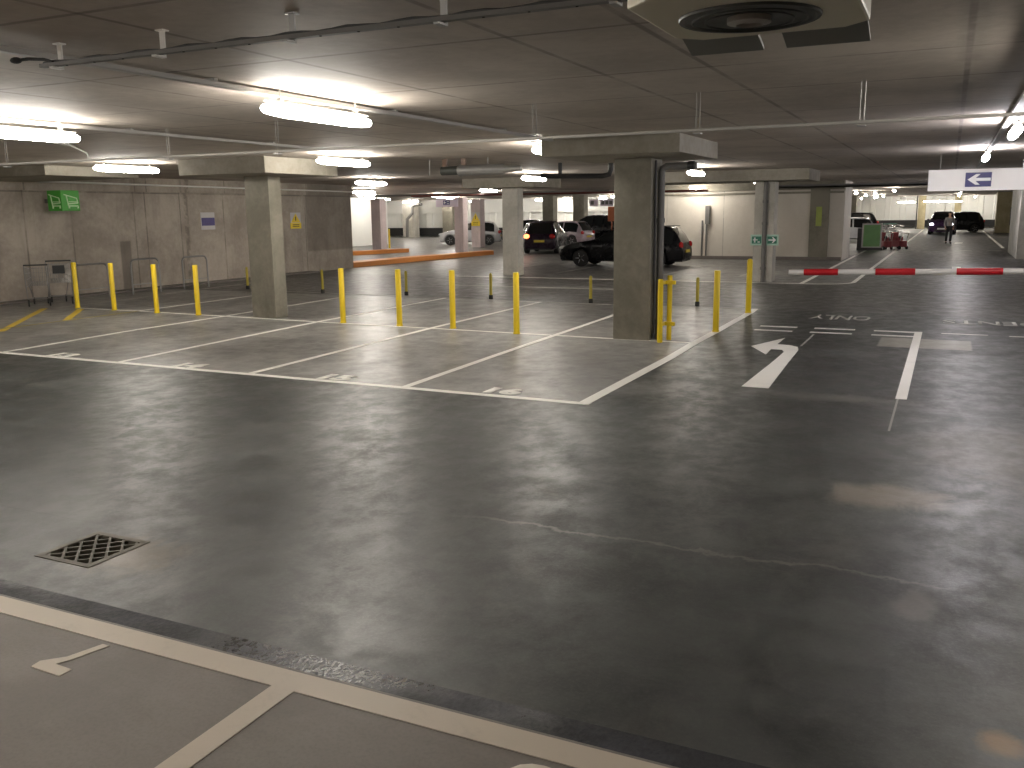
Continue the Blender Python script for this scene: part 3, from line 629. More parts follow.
# ------------------------------------------------------------------ hoop stands
def hoop(label, x, y0, y1, h):
    t = thing('hoop_stand', label, 'cycle stand', (x, (y0 + y1) / 2, 0)); w_ = (y1 - y0) / 2; r = .14
    pts = [(0, -w_, 0), (0, -w_, h - r)] + [(0, -w_ + r - r * math.cos(R(a)), h - r + r * math.sin(R(a))) for a in (22, 45, 67, 90)]
    pts += [(0, w_ - r + r * math.sin(R(a)), h - r + r * math.cos(R(a))) for a in (0, 22, 45, 67, 90)] + [(0, w_, 0)]
    m = MB(); m.tube(pts, .024, 8); m.build('hoop', M['steel'], t)
    m = MB(); m.tube([(0, -w_, .26), (0, w_, .26)], .012, 6); m.build('cross_bar', M['steel'], t)
    for s in (-1, 1): m = MB(); m.lathe([(.05, 0), (.05, .01), (.026, .014)], 10, 'z', (0, s * w_, 0)); m.build('foot_plate', M['steel'], t)
hoop('steel hoop stand beside the leftmost yellow bollard', -16, 6.45, 7.5, .88)
hoop('steel hoop stand behind the third yellow bollard', -16, 8.25, 9.2, .92)
hoop('steel hoop stand behind the fourth yellow bollard', -16, 10.05, 11.0, .90)

# ------------------------------------------------------------------ shopping trolleys
def trolley(label, x, y, rz, group=None, metal='steel', handle='pipe_dark', flap=True, sc=1., name='shopping_trolley'):
    t = thing(name, label, 'trolley', (x, y, 0), rz, group); t.scale = (sc,) * 3
    # basket: tapered wire box (front +x smaller)
    m = MB(); r = .005
    def P(u, v, w_):   # u along length 0..1, v -1..1, w_ height 0..1
        hw = .27 - .06 * u; zt = 1.0 - .08 * u; zb = .52 + .06 * u
        return (-.42 + .84 * u, v * hw * (.8 + .2 * w_), zb + (zt - zb) * w_)
    for k in range(9):
        u = k / 8; m.tube([P(u, -1, 1), P(u, -1, 0), P(u, 1, 0), P(u, 1, 1)], r, 4)
    for w_ in (0, .33, .66, 1): m.tube([P(0, -1, w_), P(1, -1, w_), P(1, 1, w_), P(0, 1, w_)], r if w_ < 1 else .009, 4)
    for k in range(1, 8): m.tube([P(1, -1 + k / 4, 1), P(1, -1 + k / 4, 0), P(0, -1 + k / 4, 0), P(0, -1 + k / 4, 1)], r * .9, 4)
    m.build('basket', M[metal], t)
    m = MB()
    for s in (-1, 1):
        m.tube([(-.50, s * .26, 1.04), (-.44, s * .27, .95), (-.42, s * .26, .5), (-.36, s * .25, .2), (.40, s * .17, .16)], .012, 6)
        m.tube([(-.42, s * .26, .5), (.1, s * .22, .5), (.40, s * .17, .16)], .010, 6)
    m.tube([(-.36, -.25, .2), (-.36, .25, .2)], .01, 6); m.tube([(.4, -.17, .16), (.4, .17, .16)], .01, 6)
    m.build('chassis', M[metal], t)
    m = MB(); m.tube([(-.50, -.27, 1.04), (-.50, .27, 1.04)], .017, 8); m.build('handle', M[handle], t)
    if flap: m = MB(); m.box(-.425, -.415, -.13, .13, .74, .93); m.build('seat_flap', M['rubber'], t, 0)
    for sx, yy in ((-.34, .24), (.38, .16)):
        for s in (-1, 1): m = MB(); m.cyl((sx, s * yy - .015, .06), (sx, s * yy + .015, .06), .06, 12); m.box(sx - .012, sx + .012, s * yy - .02, s * yy + .02, .06, .17); m.build('wheel', M['rubber'], t)
    return t
trolley('dull wire shopping trolley against the left wall, left of the two', -15.9, 5.42, R(140), None, 'steel', 'pipe_dark', False, .93)
trolley('wire shopping trolley with a small black panel, right of the two by the left wall', -15.85, 5.92, R(146))
for i in range(4): trolley('wire shopping trolley in the nested row behind the green board', -.75 + .42 * i, 50.5 + .75 * i, R(60), 'nested trolleys behind the green board', 'chrome', 'green_sign')
def kid_trolley(label, x, y, rz):
    t = thing('ride_on_trolley', label, 'trolley', (x, y, 0), rz)
    m = MB(); m.prism([(-.42, -.22), (.30, -.22), (.44, -.12), (.44, .12), (.30, .22), (-.42, .22)], .12, .42); m.build('body', M['kid_red'], t, 0, .03)
    m = MB(); m.box(-.42, -.34, -.2, .2, .40, .82); m.box(-.1, .02, -.2, .2, .40, .6); m.build('seat_back', M['kid_red'], t, 0, .02)
    m = MB(); m.tube([(-.40, -.22, .5), (-.55, -.22, .95), (-.55, .22, .95), (-.40, .22, .5)], .022, 6); m.tube([(.3, -.18, .4), (.42, -.18, .78), (.42, .18, .78), (.3, .18, .4)], .018, 6); m.build('handle', M['sign_white'], t)
    m = MB(); m.tube([(.12, 0, .4), (.06, 0, .58)], .012, 6); m.cyl((.05, 0, .58), (.07, 0, .6), .09, 12); m.build('steering_wheel', M['rubber'], t)
    for sx in (-.3, .3):
        for sy in (-.2, .2): m = MB(); m.cyl((sx, sy - .03, .09), (sx, sy + .03, .09), .09, 12); m.build('wheel', M['rubber'], t)
    return t
kid_trolley('low red ride-on trolley next to the green board, nearer the board', .62, 39.6, R(-60))
kid_trolley('low red ride-on trolley on the lane side, further from the green board', 1.25, 40.0, R(-50))

# ------------------------------------------------------------------ signs
def place(mb, origin, ux, uz):   # maps local (u, depth, v) into world: not needed for axis aligned signs
    pass
# direction sign: hangs over the lane
t = thing('direction_sign', 'white hanging sign with a blue square and white arrow pointing left', 'sign', (4.7, 12, 2.36))
m = MB(); m.box(-1.71, 1.71, -.02, .02, 0, .43); m.build('board', M['sign_white'], t, 0, .004)
m = MB(); m.box(-1.02, -.545, -.028, -.02, .075, .36); m.build('blue_square', M['blue'], t, 0)
m = MB()
ar = [(-.98, .22), (-.83, .325), (-.75, .325), (-.83, .25), (-.56, .25), (-.56, .19), (-.83, .19), (-.75, .115), (-.83, .115)]
m.add([(x, -.031, z) for x, z in ar] + [(x, -.028, z) for x, z in ar], [tuple(range(9)), tuple(range(17, 8, -1))] + [(i, (i + 1) % 9, 9 + (i + 1) % 9, 9 + i) for i in range(9)])
m.build('arrow', M['white'], t, 0)
for x in (-1.5, 0, 1.5): m = MB(); m.cyl((x, 0, .43), (x, 0, .74), .006, 6); m.build('rod', M['steel'], t)
def arrow_xz(m, x0, x1, z0, z1, y, d=.004, left=True):
    zc = (z0 + z1) / 2; W = x1 - x0; Hh = z1 - z0; p = [(0, .5), (.4, 1), (.55, 1), (.35, .62), (1, .62), (1, .38), (.35, .38), (.55, 0), (.4, 0)]
    q = [(x0 + a * W if left else x1 - a * W, z0 + b * Hh) for a, b in p]
    m.add([(x, y - d, z) for x, z in q] + [(x, y, z) for x, z in q], [tuple(range(9)), tuple(range(17, 8, -1))] + [(i, (i + 1) % 9, 9 + (i + 1) % 9, 9 + i) for i in range(9)])
# green exit signs on the downpipe column
for x0, lab, left, nm in ((-1.62, 'green and mint exit sign with a small running symbol, left of the downpipe', True, 'exit_sign'), (-1.19, 'green exit sign with a white arrow to the right, right of the downpipe', False, 'exit_sign')):
    t = thing(nm, lab, 'sign', (x0, 17.26, 1.03)); 
    m = MB(); m.box(0, .34, -.01, .03, 0, .30); m.build('plate', M['mint'], t, 0)
    m = MB(); m.box(.04, .30, -.014, -.01, .05, .25); m.build('panel', M['green_sign'], t, 0)
    m = MB()
    if left: m.box(.07, .20, -.018, -.014, .14, .17); m.box(.10, .14, -.018, -.014, .08, .22); m.box(.2, .26, -.018, -.014, .08, .11)
    else: arrow_xz(m, .07, .28, .07, .23, -.014, .004, False)
    m.build('symbol', M['white'], t, 0)
# hanging pinkish sign far left
t = thing('hanging_sign', 'pinkish white hanging sign with a dark square beside the pink-lit column', 'sign', (-19.9, 31.0, 2.33))
m = MB(); m.box(-.0, 1.25, -.02, .02, 0, .40); m.build('board', M['sign_pink'], t, 0)
m = MB(); m.box(.42, .80, -.03, -.02, .1, .32); m.build('square', M['blue'], t, 0)
m = MB(); arrow_xz(m, .45, .59, .13, .29, -.03); m.box(.63, .76, -.034, -.03, .14, .17); m.box(.63, .76, -.034, -.03, .24, .27); m.build('symbol', M['white'], t, 0)
for x in (.1, 1.1): m = MB(); m.cyl((x, 0, .4), (x, 0, .77), .008, 6); m.build('rod', M['steel'], t)
# distant hanging signs above the estate
for x, l, k in ((-16.98, 'small far hanging sign with one dark square, left of the two', 1), (-16.28, 'small far hanging sign with three dark squares, right of the two', 3)):
    wd = .5 if k == 1 else .85
    t = thing('hanging_sign', l, 'sign', (x, 45, 2.33)); m = MB(); m.box(0, wd if k > 1 else .55, -.02, .02, 0, .42); m.build('board', M['sign_pink'], t, 0)
    for i in range(k): m = MB(); m.box(.08 + i * .26, .28 + i * .26, -.03, -.02, .1, .32); m.build('square', M['tube_grey'], t, 0)
    m = MB(); m.cyl((.1, 0, .42), (.1, 0, .77), .008, 6); m.cyl((.45, 0, .42), (.45, 0, .77), .008, 6); m.build('rod', M['steel'], t)
m = MB(); m.box(-15.85, -15.3, 45.2, 45.3, 1.4, 2.3); m.cyl((-15.6, 45.25, 0), (-15.6, 45.25, 1.4), .04, 8); tag(m.build('orange_banner', M['orange_dull'], None, 0), 'upright orange panel on a post left of the widest column', 'sign')
# trolley sign on left wall
t = thing('trolley_sign', 'green cube sign with a white shopping trolley symbol projecting from the left wall', 'sign', (-16.7, 6.85, 2.2))
m = MB(); m.box(-.10, .4, -.26, .26, 0, .50); m.build('box', M['green'], t, 0, .01)
m = MB(); m.box(-.5, -.10, -.03, .03, .2, .3); m.build('wall_bracket', M['tube_grey'], t, 0)
def trolley_symbol(face):
    m = MB()
    def seg(a, b, r=.016):
        if face == 'x': m.cyl((.403, a[0], a[1]), (.403, b[0], b[1]), r, 6)
        else: m.cyl((.15 + a[0], -.263, a[1]), (.15 + b[0], -.263, b[1]), r, 6)
    P_ = [(-.19, .40), (-.12, .38), (.17, .31), (.2, .19), (-.09, .17)]
    for i in range(4): seg(P_[i], P_[i + 1])
    seg((-.12, .38), (-.07, .10)); seg((-.07, .12), (.2, .12)); seg((-.06, .22), (.19, .22), .01)
    seg((-.06, .12), (-.06, .06), .022); seg((.19, .12), (.19, .06), .022)
    return m
trolley_symbol('x').build('symbol', M['green_pic'], t); trolley_symbol('y').build('symbol', M['green_pic'], t)
# posters on left wall
t = thing('wall_poster', 'small white and navy poster on the left concrete wall', 'poster', (-17.2, 12.4, 1.62))
m = MB(); m.box(0, .012, -.29, .29, 0, .52); m.build('sheet', M['paper'], t, 0)
m = MB(); m.box(.012, .016, -.27, .28, .12, .36); m.build('navy_band', M['poster_blue'], t, 0)
def warn(x, y, z, w_, h_, label, onx=True):
    t = thing('warning_notice', label, 'sign', (x, y, z)); B = (lambda m, a, b, c, d, e0, e1: m.box(e0, e1, a, b, c, d)) if onx else (lambda m, a, b, c, d, e0, e1: m.box(a, b, -e1, -e0, c, d))
    m = MB(); B(m, -w_ / 2, w_ / 2, 0, h_ * .36, 0, .012); m.build('yellow_panel', M['sign_yellow'], t, 0)
    m = MB(); B(m, -w_ / 2 * .95, w_ / 2 * .95, h_ * .36, h_, 0, .01); m.build('white_panel', M['paper'], t, 0)
    m = MB(); T = [(-w_ * .44, h_ * .38), (w_ * .44, h_ * .38), (0, h_ * .95)]
    vs = [((e, a, b) if onx else (a, -e, b)) for e in (.010, .014) for a, b in T]; m.add(vs, [(0, 1, 2), (5, 4, 3), (0, 1, 4, 3), (1, 2, 5, 4), (2, 0, 3, 5)]); m.build('triangle', M['sign_yellow'], t, 0)
    m = MB(); B(m, -w_ * .04, w_ * .04, h_ * .5, h_ * .75, .014, .017); B(m, -w_ * .3, w_ * .3, h_ * .12, h_ * .16, .012, .016); B(m, -w_ * .3, w_ * .3, h_ * .22, h_ * .26, .012, .016); m.build('symbol', M['trim_black'], t, 0)
warn(-17.2, 16.6, 1.56, .58, .55, 'yellow triangle warning notice on the left wall right of the lit column')
warn(-21.9, 39, 1.25, .58, .8, 'yellow triangle warning notice on the dull far column', False)
# vertical grey conduit riser with box on the core wall
t = thing('conduit_riser', 'grey double conduit riser with narrow box on the white core wall', 'conduit', (-5.72, 28.8, 0))
for x in (-.14, .04): m = MB(); m.cyl((x, .02, .14), (x, .02, 1.6), .035, 8); m.build('pipe', M['tube_grey'], t)
m = MB(); m.box(-.01, .17, -.06, .08, 1.45, 2.2); m.build('box', M['tube_grey'], t, 0)
# display panel at right column
t = thing('wall_screen', 'black framed panel with a pale strip hanging on the far right column', 'sign', (7.0, 60, .8))
m = MB(); m.box(0, .45, -.05, .05, 0, 1.15); m.cyl((.22, 0, 1.15), (.22, 0, 2.3), .02, 6); m.build('frame', M['trim_black'], t, 0)
m = MB(); m.box(.04, .2, -.06, -.05, .5, 1.05); m.build('screen', M['sign_white'], t, 0)
m = MB(); m.box(-.97, -.55, 69, 69.06, 1.35, 1.8); m.cyl((-.76, 69.03, 1.8), (-.76, 69.03, 3.1), .02, 6); 
# green board stand
t = thing('notice_board', 'green notice board in a pale frame standing by the lane edge', 'board', (.02, 38.8, 0), 0)
m = MB(); m.box(-.36, .42, -.03, .03, .16, 1.22); m.build('poster', M['green_board'], t, 0)
m = MB()
for a, b, c, d in ((-.42, .48, .10, .17), (-.42, .48, 1.21, 1.28), (-.42, -.35, .1, 1.28), (.41, .48, .1, 1.28)): m.box(a, b, -.05, .05, c, d)
m.build('frame', M['sign_white'], t, 0, .008)
m = MB(); m.box(-.62, .55, -.16, .35, 0, .12); m.box(-.62, -.44, -.1, .35, .1, 1.05); m.build('base', M['grey_dark'], t, 0, .01)

# ------------------------------------------------------------------ barrier
t = thing('barrier_arm', 'red and white striped barrier arm reaching in from the right', 'barrier', (6.3, 7.0, 0))
xs = [1.03, 1.28, 1.83, 2.41, 3.01, 3.61, 4.26, 4.9, 5.5, 6.2]
for i in range(len(xs) - 1):
    a, b = xs[i] - 6.3, xs[i + 1] - 6.3; za = .972 + .022 * (xs[i] - 1.03); zb = .972 + .022 * (xs[i + 1] - 1.03); r = .045 if i % 2 == 0 else .056
    m = MB(); m.cyl((a, 0, za), (b, 0, zb), r, 12); m.build('white_section' if i % 2 == 0 else 'red_section', M['white_metal'] if i % 2 == 0 else M['red'], t)
m = MB(); m.box(-.2, .25, -.2, .2, 0, 1.22); m.build('cabinet', M['yellow'], t, 0, .02)

# ------------------------------------------------------------------ cars
def lerp(tab, x):
    if x <= tab[0][0]: return tab[0][1]
    for (a, p), (b, q) in zip(tab, tab[1:]):
        if x <= b:
            u = (x - a) / (b - a); u = u * u * (3 - 2 * u) * .5 + u * .5
            return p + (q - p) * u
    return tab[-1][1]
STY = {
 'hatch': dict(top=[(0, .62), (.012, .80), (.03, .90), (.06, 1.12), (.12, 1.40), (.2, 1.455), (.38, 1.47), (.52, 1.42), (.60, 1.30), (.72, .98), (.78, .93), (.90, .84), (.96, .74), (.99, .62), (1, .5)],
               ws=(.535, .755), rw=(.03, .125), side=(.10, .70), pillars=(.355,), wheels=(.185, .815)),
 'estate': dict(top=[(0, .60), (.01, .80), (.025, .95), (.05, 1.15), (.10, 1.40), (.16, 1.455), (.35, 1.48), (.50, 1.43), (.58, 1.32), (.70, 1.0), (.75, .95), (.88, .86), (.95, .76), (.985, .64), (1, .5)],
               ws=(.53, .735), rw=(.02, .105), side=(.075, .68), pillars=(.24, .40), wheels=(.19, .81)),
 'suv': dict(top=[(0, .70), (.01, .95), (.03, 1.15), (.05, 1.40), (.09, 1.66), (.16, 1.72), (.35, 1.74), (.52, 1.69), (.60, 1.55), (.70, 1.18), (.76, 1.12), (.90, 1.04), (.96, .90), (.99, .74), (1, .6)],
               ws=(.53, .73), rw=(.02, .085), side=(.07, .68), pillars=(.24, .40), wheels=(.19, .81)),
}
def car(label, name, x, y, rz, Lc, W, style, paint, hs=1., lit_tail=False, lit_head=False, plate='plate_y'):
    S_ = STY[style]; t = thing(name, label, 'car', (x, y, 0), rz); N = 48; hw = W / 2
    belt = [(0, .80), (.5, .93), (.75, .90), (1, .78)]
    if style == 'suv': belt = [(0, 1.08), (.5, 1.08), (.75, 1.04), (1, .9)]
    pts = []; us = [0] + [.004 + .992 * i / (N - 2) for i in range(N - 1)] + [1]
    us = sorted(set([0, .004, .015, .985, .996, 1] + [.03 + .94 * i / (N - 5) for i in range(N - 4)]))
    rows = []
    for u in us:
        zt = lerp(S_['top'], u) * hs; zb = min(lerp(belt, u) * hs, zt - .03)
        e = min(u, 1 - u); rd = min(1, .78 + .22 * math.sqrt(min(1, e / .09)))      # plan rounding of the ends
        w0 = hw * rd; zs = .20 + (.10 if e < .01 else 0); zm = .48
        g = max(0, min(1, (zt - zb) / (.45 * hs)))
        wr = w0 * (.93 - .20 * g)
        sh = zt - .07 * g - .012
        rows.append([(0, zs), (w0 * .82, zs), (w0 * .97, zs + .07), (w0, zm), (w0 * .985, (zm + zb) / 2 + .03), (w0 * .955, zb), ((w0 * .955 + wr) / 2 + .004, (zb + sh) / 2), (wr, sh), (wr * .86, zt - .012), (wr * .45, zt), (0, zt + .004)])
    K = len(rows[0]); vs = []; fs = []
    for u, rw in zip(us, rows):
        X = (u - .5) * Lc
        for (yy, zz) in rw: vs.append((X, yy, zz))
        for (yy, zz) in rw[-2:0:-1]: vs.append((X, -yy, zz))
    C_ = 2 * K - 2; n = len(us); glass = []; pil = S_['pillars']
    for i in range(n - 1):
        uc = (us[i] + us[i + 1]) / 2
        for k in range(C_):
            q = (i * C_ + k, i * C_ + (k + 1) % C_, (i + 1) * C_ + (k + 1) % C_, (i + 1) * C_ + k); fs.append(q)
            kk = k if k < K - 1 else C_ - 1 - k
            if kk in (5, 6) and S_['side'][0] < uc < S_['side'][1] and all(abs(uc - p) > .012 for p in pil):
                zt = lerp(S_['top'], uc) * hs; zb = lerp(belt, uc) * hs
                if zt - zb > .16: glass.append(('side_window', q))
            elif kk in (8, 9) and S_['ws'][0] < uc < S_['ws'][1]: glass.append(('windscreen', q))
            elif kk in (8, 9) and S_['rw'][0] < uc < S_['rw'][1]: glass.append(('rear_window', q))
    fs.append(tuple(range(C_ - 1, -1, -1))); fs.append(tuple(range((n - 1) * C_, n * C_)))
    m = MB(); m.add(vs, fs); body = m.build('body', M[paint], t, 42)
    wr_ = .315 if style != 'suv' else .35
    cut = MB()
    wx = [(u - .5) * Lc for u in S_['wheels']]
    for xx in wx:
        for s in (-1, 1): cut.cyl((xx, s * (hw - .28), wr_), (xx, s * (hw + .2), wr_), wr_ + .055, 28)
    co = cut.build('cut', M['trim_black']); md = body.modifiers.new('b', 'BOOLEAN'); md.operation = 'DIFFERENCE'; md.object = co; md.solver = 'EXACT'
    co.parent = t; bpy.context.view_layer.update()
    me = bpy.data.meshes.new_from_object(body.evaluated_get(bpy.context.evaluated_depsgraph_get())); body.modifiers.clear(); body.data = me; bpy.data.objects.remove(co)
    me.name = 'body'
    # glass parts, lifted 6 mm off the body
    for nm in ('side_window', 'windscreen', 'rear_window'):
        for s in ((1, -1) if nm == 'side_window' else (0,)):
            g = MB(); idx = {}
            for kind, q in glass:
                if kind != nm: continue
                cy = sum(vs[i][1] for i in q)
                if s and cy * s < 0: continue
                for i in q:
                    if i not in idx: idx[i] = len(g.v); g.v.append(vs[i])
                g.f.append(tuple(idx[i] for i in q))
            if not g.f: continue
            o = g.build(nm, M['glass'], t, 50)
            b2 = bmesh.new(); b2.from_mesh(o.data); b2.normal_update()
            c0 = Vector((0, 0, .8))
            if sum((f_.normal.dot(f_.calc_center_median() - c0)) for f_ in b2.faces) < 0: bmesh.ops.reverse_faces(b2, faces=b2.faces)
            b2.normal_update()
            for v in b2.verts: v.co += v.normal * .007
            b2.to_mesh(o.data); b2.free()
    for xx in wx:
        for s in (-1, 1):
            yy = s * (hw - .115); m = MB(); R0 = wr_
            m.lathe([(R0 * .62, -.10), (R0 * .93, -.105), (R0, -.07), (R0, .07), (R0 * .93, .105), (R0 * .62, .10)], 26, 'y', (xx, yy, R0)); wo = m.build('wheel', M['tyre'], t)
            m = MB(); m.lathe([(.05, s * .075), (.06, s * .095), (R0 * .6, s * .06), (R0 * .66, s * .098), (R0 * .60, s * .02)], 24, 'y', (xx, yy, R0))
            for k in range(5):
                a = 2 * PI * k / 5; m.cyl((xx + .05 * math.cos(a), yy + s * .085, R0 + .05 * math.sin(a)), (xx + R0 * .62 * math.cos(a), yy + s * .08, R0 + R0 * .62 * math.sin(a)), .024, 6)
            m.build('rim', M['rim'], wo)
    ht = lerp(belt, .02) * hs; hh = lerp(belt, .97) * hs
    for s in (-1, 1):
        m = MB(); m.ball((-Lc / 2 + .075, s * (hw * .74), ht - .02), (.085, .15, .12)); m.build('tail_lamp', M['tail_on' if lit_tail and s > 0 else 'tail'], t)
        m = MB(); m.ball((Lc / 2 - .13, s * (hw * .72), hh - .12), (.16, .16, .085)); m.build('headlamp', M['head_on' if lit_head else 'head'], t)
        m = MB(); m.ball(((.66 - .5) * Lc, s * (hw + .06), lerp(belt, .6) * hs + .06), (.07, .10, .06)); m.build('wing_mirror', M[paint], t)
    m = MB(); m.box(-Lc / 2 - .03, -Lc / 2 + .04, -.26, .26, ht - .30 if style != 'suv' else .72, (ht - .19) if style != 'suv' else .83); m.build('rear_number_plate', M[plate], t, 0)
    m = MB(); m.box(Lc / 2 - .04, Lc / 2 + .03, -.26, .26, .38, .49); m.build('front_number_plate', M['plate_w'], t, 0)
    m = MB(); m.box(-Lc / 2 + .03, -Lc / 2 + .2, -hw * .7, hw * .7, .2, .36); m.build('rear_skirt', M['trim_black'], t, 0, .02)
    m = MB(); m.box(Lc / 2 - .12, Lc / 2 + .012, -hw * .5, hw * .5, .28, .38); m.box(Lc / 2 - .12, Lc / 2 + .012, -hw * .45, hw * .45, .53, .6); m.build('grille', M['trim_black'], t, 0, .01)
    m = MB()
    for s in (-1, 1): m.tube([((S_['side'][0] + .02 - .5) * Lc, s * hw * .70, 1.44 * hs * (1.18 if style == 'suv' else 1)), ((.5 - .5) * Lc, s * hw * .72, 1.46 * hs * (1.18 if style == 'suv' else 1))], .012, 6)
    if style != 'hatch': m.build('roof_rails', M['trim_black'], t)
    return t
car('black estate car standing sideways behind the widest column', 'estate_car', -7.5, 23.7, R(181), 4.75, 1.80, 'estate', 'p_black', 1.02)
car('dark aubergine hatchback seen from behind with yellow plate and one lit tail lamp', 'hatchback_car', -15.05, 33.7, R(103), 3.95, 1.72, 'hatch', 'p_dark', 1.08, True)
car('small silver hatchback facing left behind the pink-lit column', 'hatchback_car', -24.2, 42.6, R(203), 3.9, 1.66, 'hatch', 'p_silver', 1.02)
car('silver car mostly hidden behind the plain middle column', 'hatchback_car', -17.6, 38.3, R(120), 3.9, 1.7, 'hatch', 'p_silver', 1.02)
car('silver hatchback tinted by a painted pinkish reflection, behind the dark hatchback, rear to the right', 'hatchback_car', -17.9, 42.6, R(170), 3.9, 1.7, 'hatch', 'p_lilac', 1.0)
car('tall black off-roader parked behind the pink-tinted silver hatchback', 'suv_car', -17.6, 47.2, R(172), 4.6, 1.85, 'suv', 'p_black', 1.03)
car('dark car far back, only its roof showing above the dark hatchback', 'hatchback_car', -24.5, 51.5, R(170), 4.1, 1.7, 'hatch', 'p_black', 1.0)
car('black hatchback peeping out left of the widest column behind the estate', 'hatchback_car', -13.2, 46.2, R(80), 4.1, 1.74, 'hatch', 'p_black', 1.1)
car('purple people carrier facing the camera with bright headlamps', 'people_carrier', 2.95, 68.3, R(-92), 4.3, 1.85, 'suv', 'p_purple', .97, False, True)
car('black hatchback parked sideways right of the purple people carrier', 'hatchback_car', 3.9, 73.0, R(188), 3.95, 1.72, 'hatch', 'p_black', 1.12)
car('white hatchback just right of the white core wall', 'hatchback_car', -2.5, 50.0, R(188), 4.0, 1.72, 'hatch', 'p_white', 1.0)
car('black off-roader behind the white hatchback', 'suv_car', -3.1, 56.2, R(188), 4.5, 1.85, 'suv', 'p_black', 1.0)

# ------------------------------------------------------------------ person
def skin_mesh(name, mat, parent, pts, edges, rads, sub=1):
    me = bpy.data.meshes.new(name); me.from_pydata(pts, edges, []); o = bpy.data.objects.new(name, me); col.objects.link(o)
    md = o.modifiers.new('s', 'SKIN'); md.use_smooth_shade = True
    for i, r in enumerate(rads): me.skin_vertices[0].data[i].radius = (r if isinstance(r, tuple) else (r, r))
    me.skin_vertices[0].data[0].use_root = True
    s = o.modifiers.new('d', 'SUBSURF'); s.levels = sub; s.render_levels = sub
    bpy.context.view_layer.update(); m2 = bpy.data.meshes.new_from_object(o.evaluated_get(bpy.context.evaluated_depsgraph_get()))
    o.modifiers.clear(); o.data = m2; m2.name = name; m2.materials.clear(); m2.materials.append(mat); m2.shade_smooth()
    if parent: o.parent = parent
    return o
t = thing('person', 'person in grey top and black trousers walking in the far lane', 'person', (3.43, 48.0, 0), R(8))
# local: faces -y (towards the camera); z up
bp = [(0, 0, .95), (0, .01, 1.10), (0, .0, 1.28), (0, 0, 1.42), (0, -.01, 1.50), (0, -.02, 1.58), (0, -.025, 1.66), (0, -.02, 1.73),
      (.17, 0, 1.40), (.23, .01, 1.14), (.20, -.12, .95), (.19, -.16, .88),
      (-.17, 0, 1.40), (-.24, .02, 1.14), (-.22, -.08, .93), (-.215, -.11, .86),
      (.09, 0, .90), (.10, -.06, .50), (.10, .02, .09), (.105, -.10, .04),
      (-.09, 0, .90), (-.10, .04, .50), (-.10, .16, .10), (-.105, .06, .04)]
be = [(0, 1), (1, 2), (2, 3), (3, 4), (4, 5), (5, 6), (6, 7), (3, 8), (8, 9), (9, 10), (10, 11), (3, 12), (12, 13), (13, 14), (14, 15), (0, 16), (16, 17), (17, 18), (18, 19), (0, 20), (20, 21), (21, 22), (22, 23)]
br = [(.15, .10), (.13, .09), (.15, .10), (.12, .08), .052, .07, .085, .06, .055, .042, .030, .034, .055, .042, .030, .034, .085, .055, .038, .035, .085, .055, .038, .035]
body = skin_mesh('body', M['skin'], t, bp, be, br, 2)
# face and fingers joined into the body mesh
bm = bmesh.new(); bm.from_mesh(body.data); mm = MB()
mm.ball((0, -.115, 1.64), (.012, .02, .018)); mm.ball((.078, -.02, 1.645), (.012, .02, .03)); mm.ball((-.078, -.02, 1.645), (.012, .02, .03))
mm.ball((0, -.103, 1.60), (.026, .010, .006))
for s, hx, hy, hz in ((1, .19, -.17, .87), (-1, -.215, -.12, .85)):
    for k, ln in enumerate((.07, .08, .075, .06)):
        xx = hx + (k - 1.5) * .019; mm.tube([(xx, hy, hz - .02), (xx, hy - .012, hz - .02 - ln * .5), (xx, hy - .002, hz - .02 - ln)], .0085, 6)
    mm.tube([(hx - s * .03, hy - .01, hz + .01), (hx - s * .045, hy - .03, hz - .02), (hx - s * .04, hy - .035, hz - .045)], .0095, 6)
tmp = bpy.data.meshes.new('tmp'); tmp.from_pydata(mm.v, [], mm.f); bm.from_mesh(tmp); bmesh.ops.recalc_face_normals(bm, faces=bm.faces); bm.to_mesh(body.data); bm.free(); body.data.shade_smooth(); bpy.data.meshes.remove(tmp)
m = MB()
for s in (-1, 1): m.ball((s * .03, -.10, 1.665), .010)
m.build('eyes', M['hair'], t)
skin_mesh('grey_top', M['jacket'], t, [bp[i] for i in (1, 2, 3, 8, 9, 10, 12, 13, 14, 0)] + [(0, 0, 1.455)], [(0, 1), (1, 2), (2, 3), (3, 4), (4, 5), (2, 6), (6, 7), (7, 8), (0, 9), (2, 10)],
          [(.165, .115), (.18, .125), (.15, .105), .078, .062, .048, .078, .062, .048, (.175, .125), .075], 2)
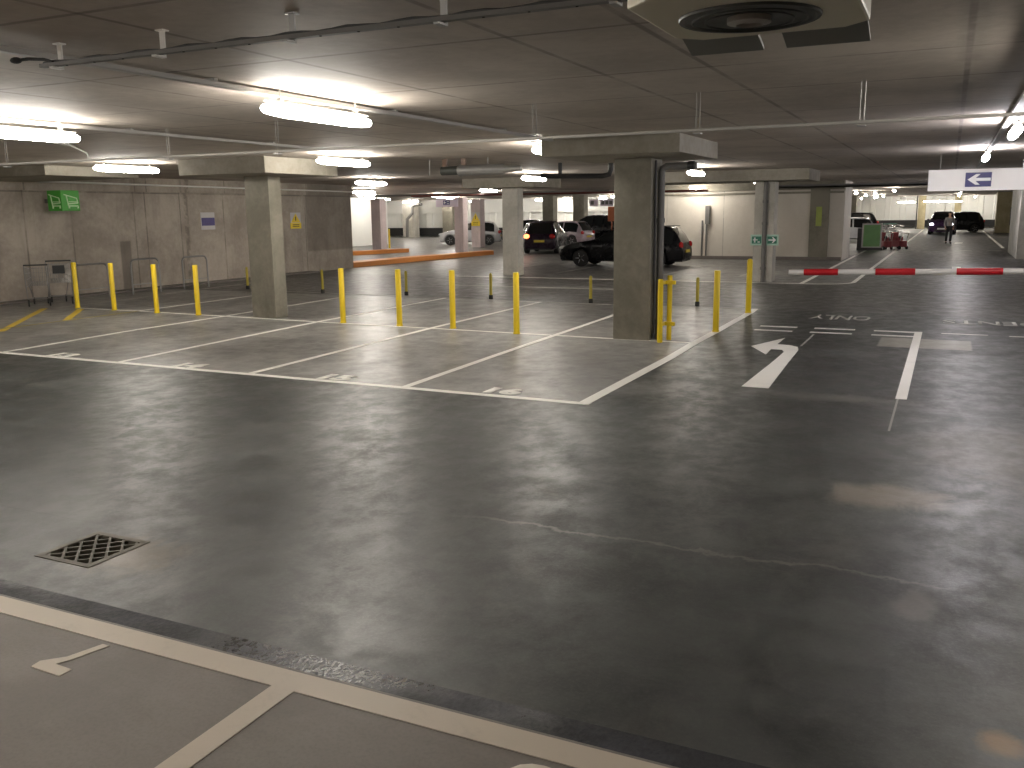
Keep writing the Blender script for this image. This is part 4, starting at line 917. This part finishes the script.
skin_mesh('black_trousers', M['trousers'], t, [bp[i] for i in (0, 16, 17, 18, 20, 21, 22)], [(0, 1), (1, 2), (2, 3), (0, 4), (4, 5), (5, 6)], [(.17, .12), .105, .078, .062, .105, .078, .062], 2)
for s, a, b in ((1, 18, 19), (-1, 22, 23)):
    m = MB(); m.ball((bp[b][0], bp[b][1] + .02, .045), (.055, .13, .045)); m.build('shoe', M['rubber'], t)
m = MB(); m.ball((0, .005, 1.70), (.09, .10, .085), 14, 9); m.build('hair', M['hair'], t)

# ------------------------------------------------------------------ world, camera, output
w_ = bpy.data.worlds.new('world'); scn.world = w_; w_.use_nodes = True
w_.node_tree.nodes['Background'].inputs[0].default_value = (.9, .92, 1, 1); w_.node_tree.nodes['Background'].inputs[1].default_value = .02
C0 = Vector((3.4652, -9.0713, 2.0438)); yaw, pitch, roll, fpx = -.4481, .1884, .0121, 902.52
cy, sy, cp, sp = math.cos(yaw), math.sin(yaw), math.cos(pitch), math.sin(pitch)
fw = Vector((sy * cp, cy * cp, -sp)); r0 = Vector((cy, -sy, 0)); d0 = fw.cross(r0); cr, sr = math.cos(roll), math.sin(roll)
rt = r0 * cr + d0 * sr; dn = r0 * -sr + d0 * cr
cam = bpy.data.cameras.new('camera'); co = bpy.data.objects.new('camera', cam); col.objects.link(co)
co.matrix_world = Matrix(((rt.x, -dn.x, -fw.x, C0.x), (rt.y, -dn.y, -fw.y, C0.y), (rt.z, -dn.z, -fw.z, C0.z), (0, 0, 0, 1)))
cam.sensor_width = 36; cam.lens = fpx * 36 / 1024; cam.clip_start = .05; cam.clip_end = 300
scn.camera = co
scn.view_settings.view_transform = 'Standard'; scn.view_settings.look = 'None'; scn.view_settings.gamma = 1; scn.view_settings.use_curve_mapping = False
scn.view_settings.exposure = 1.4
scn.cycles.use_denoising = True; scn.cycles.max_bounces = 8; scn.cycles.diffuse_bounces = 5; scn.cycles.glossy_bounces = 3; scn.cycles.use_light_tree = True
scn.cycles.sample_clamp_indirect = 6
